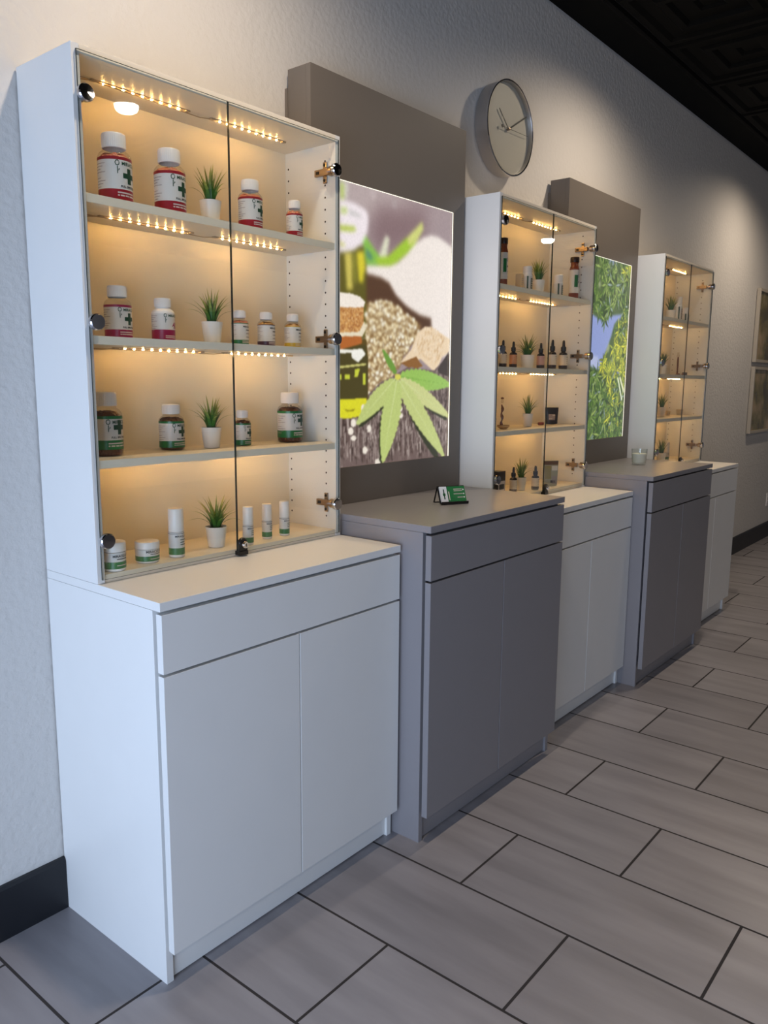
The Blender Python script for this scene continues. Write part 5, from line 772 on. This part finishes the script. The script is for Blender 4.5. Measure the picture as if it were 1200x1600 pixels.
# ------------------------------------------------------------------ things on the grey worktops
def card_holder():
    a = math.atan2(-.378+.350, 1.250-1.113); t = thing('business_card_holder', 'black business card holder with green cards on the front grey cabinet', 'card holder', (1.192, -.342, .9390), rotz=a-.30)
    W = .048; mb = MB(); T = .0022
    mb.prism([(-.014, .004), (-.030, .001), (-.030, .003), (-.016, .0065), (.008, .056), (.0105, .055)], -W, W, BLACKP, 'yz')
    mb.prism([(-.030, .001), (-.031, .010), (-.0285, .010), (-.028, .003)], -W, W, BLACKP, 'yz')
    mb.prism([(.008, .056), (.0105, .055), (.034, .001), (.031, .0005)], -W, -W+.004, BLACKP, 'yz'); mb.prism([(.008, .056), (.0105, .055), (.034, .001), (.031, .0005)], W-.004, W, BLACKP, 'yz')
    mb.box(-W, W, .028, .034, .0004, .003, BLACKP); mb.build('stand', t)
    d = Vector((0, .024, .0495)).normalized(); n = Vector((0, -d.z, d.y)); o0 = Vector((0, -.0178, .0066))
    def P(u_, v, k): q = o0+d*v+n*k; return (u_, q.y, q.z)
    c = MB(); G = mat('green_card', rgb(18, 110, 56), .3); Wt = mat('white_card', rgb(220, 222, 224), .4)
    def quad(a_, b_, v0, v1, k, m): c.face([P(a_, v0, k), P(b_, v0, k), P(b_, v1, k), P(a_, v1, k)], m)
    h = .0005; w_ = .0445; H_ = .051
    for k0, k1 in ((h, .0065),):
        quad(-w_, w_, 0, H_, k0, Wt); quad(-w_, -.020, 0, H_, k1, Wt); quad(-.020, w_, 0, H_, k1, G)
        for v in (0, H_): c.face([P(-w_, v, k0), P(w_, v, k0), P(w_, v, k1), P(-w_, v, k1)], Wt)
        for u_ in (-w_, w_): c.face([P(u_, 0, k0), P(u_, H_, k0), P(u_, H_, k1), P(u_, 0, k1)], Wt)
    c.recalc = False
    for i, v in enumerate((.040, .0345, .024, .0125)): quad(.004 if i < 2 else (.002 if i == 2 else .014), .034, v, v+.0022, .0068, LABS)
    for v in (.038, .024, .0125):
        c.face([P(.038+.0026*math.cos(q*PI/4), v+.001+.0026*math.sin(q*PI/4), .0069) for q in range(8)], Wt)
    quad(-.034, -.030, .008, .042, .0068, INK); quad(-.0365, -.0275, .020, .028, .0068, G); quad(-.016, -.013, .004, .034, .0068, LABS); quad(-.0205, -.0185, 0, H_, .0068, INK)
    tag(c.build('card_stack', t), 'stack of green and white business cards')
card_holder()
t = thing('glass_candle', 'clear glass tumbler with pale wax on the far grey cabinet', 'candle', (2.880, -.290, .9390)); r, h = .038, .076
mb = MB(); mb.lathe([(.0001, .0005), (r*.8, .0005), (r*.86, .003), (r, h), (r-.0025, h), (r*.84-.002, .008), (.0001, .008)], GLASS, 36); mb.build('tumbler', t)
mb = MB(); mb.lathe([(.0001, .0085), (r*.80, .0085), (r*.905, h*.70), (r*.5, h*.69), (.0001, h*.69)], mat('pale_green_wax', rgb(222, 220, 206), .5), 32); w_ = mb.build('wax', t)
mb = MB(); mb.tube([(0, 0, h*.69), (.001, 0, h*.80)], .0009, INKK, 6); mb.build('wick', t)

# ------------------------------------------------------------------ end of the wall
def frame(z0, z1, label, seed):
    t = thing('framed_picture', label, 'picture', (5.76, 0, 0), group='framed pictures at the far end of the wall'); W = .62; f = .022; mb = MB(); m = mat('pale_silver_frame', rgb(176, 166, 150), .35)
    for a, b, c, d in ((0, f, z0, z1), (W-f, W, z0, z1), (f, W-f, z0, z0+f), (f, W-f, z1-f, z1)): mb.box(a, b, -.032, -.004, c, d, m, .002)
    mb.build('frame', t)
    am = bpy.data.materials.new('olive_brown_print'); am.use_nodes = True; nt = am.node_tree; b = nt.nodes['Principled BSDF']; tc = nd(nt, 'ShaderNodeTexCoord'); n = nd(nt, 'ShaderNodeTexNoise'); n.inputs['Scale'].default_value = 4.5; n.inputs['Detail'].default_value = 5
    mp = nd(nt, 'ShaderNodeMapping'); mp.inputs['Location'].default_value = (seed, seed, 0); nt.links.new(tc.outputs['Object'], mp.inputs[0]); nt.links.new(mp.outputs[0], n.inputs['Vector'])
    cr = nd(nt, 'ShaderNodeValToRGB'); e = cr.color_ramp.elements; e[0].position = .36; e[0].color = rgb(78, 66, 30); e[1].position = .66; e[1].color = rgb(176, 150, 112); k = e.new(.5); k.color = rgb(124, 112, 62)
    nt.links.new(n.outputs['Fac'], cr.inputs[0]); nt.links.new(cr.outputs[0], b.inputs['Base Color']); b.inputs['Roughness'].default_value = .25
    mb = MB(); mb.box(f, W-f, -.018, -.006, z0+f, z1-f, am); mb.build('print', t)
frame(1.508, 2.066, 'upper framed abstract olive-brown picture at the end of the wall', 2.0)
frame(.952, 1.474, 'lower framed abstract olive-brown picture at the end of the wall', 7.0)
t = thing('wall_outlet', 'pale wall outlet low on the wall past the last cabinet', 'outlet', (6.59, 0, .34)); mb = MB(); mb.box(-.035, .035, -.006, -.0005, -.057, .057, CAPW, .002); mb.build('cover_plate', t)
for z in (-.02, .02):
    mb = MB(); mb.lathe([(.0001, .0062), (.016, .0062), (.016, .0078), (.0001, .0078)], CAPW, 20, ax='y', c=(0, 0, z)); mb.box(-.006, -.004, -.0082, -.0078, z-.004, z+.004, BLACKP); mb.box(.004, .006, -.0082, -.0078, z-.004, z+.004, BLACKP); mb.build('socket', t)
cd = MB(); cd.tube([(3.9615, -.165, 1.02), (3.985, -.150, 1.03), (4.012, -.12, 1.01), (4.022, -.09, .95), (4.018, -.06, .86), (4.0, -.03, .76), (3.985, -.022, .6), (3.98, -.020, .3), (3.98, -.018, .005)], .0028, mat('grey_cord', rgb(120, 112, 104), .5), 8)
tag(cd.build('power_cord'), 'thin grey power cord looping down beside the far case', 'cord')
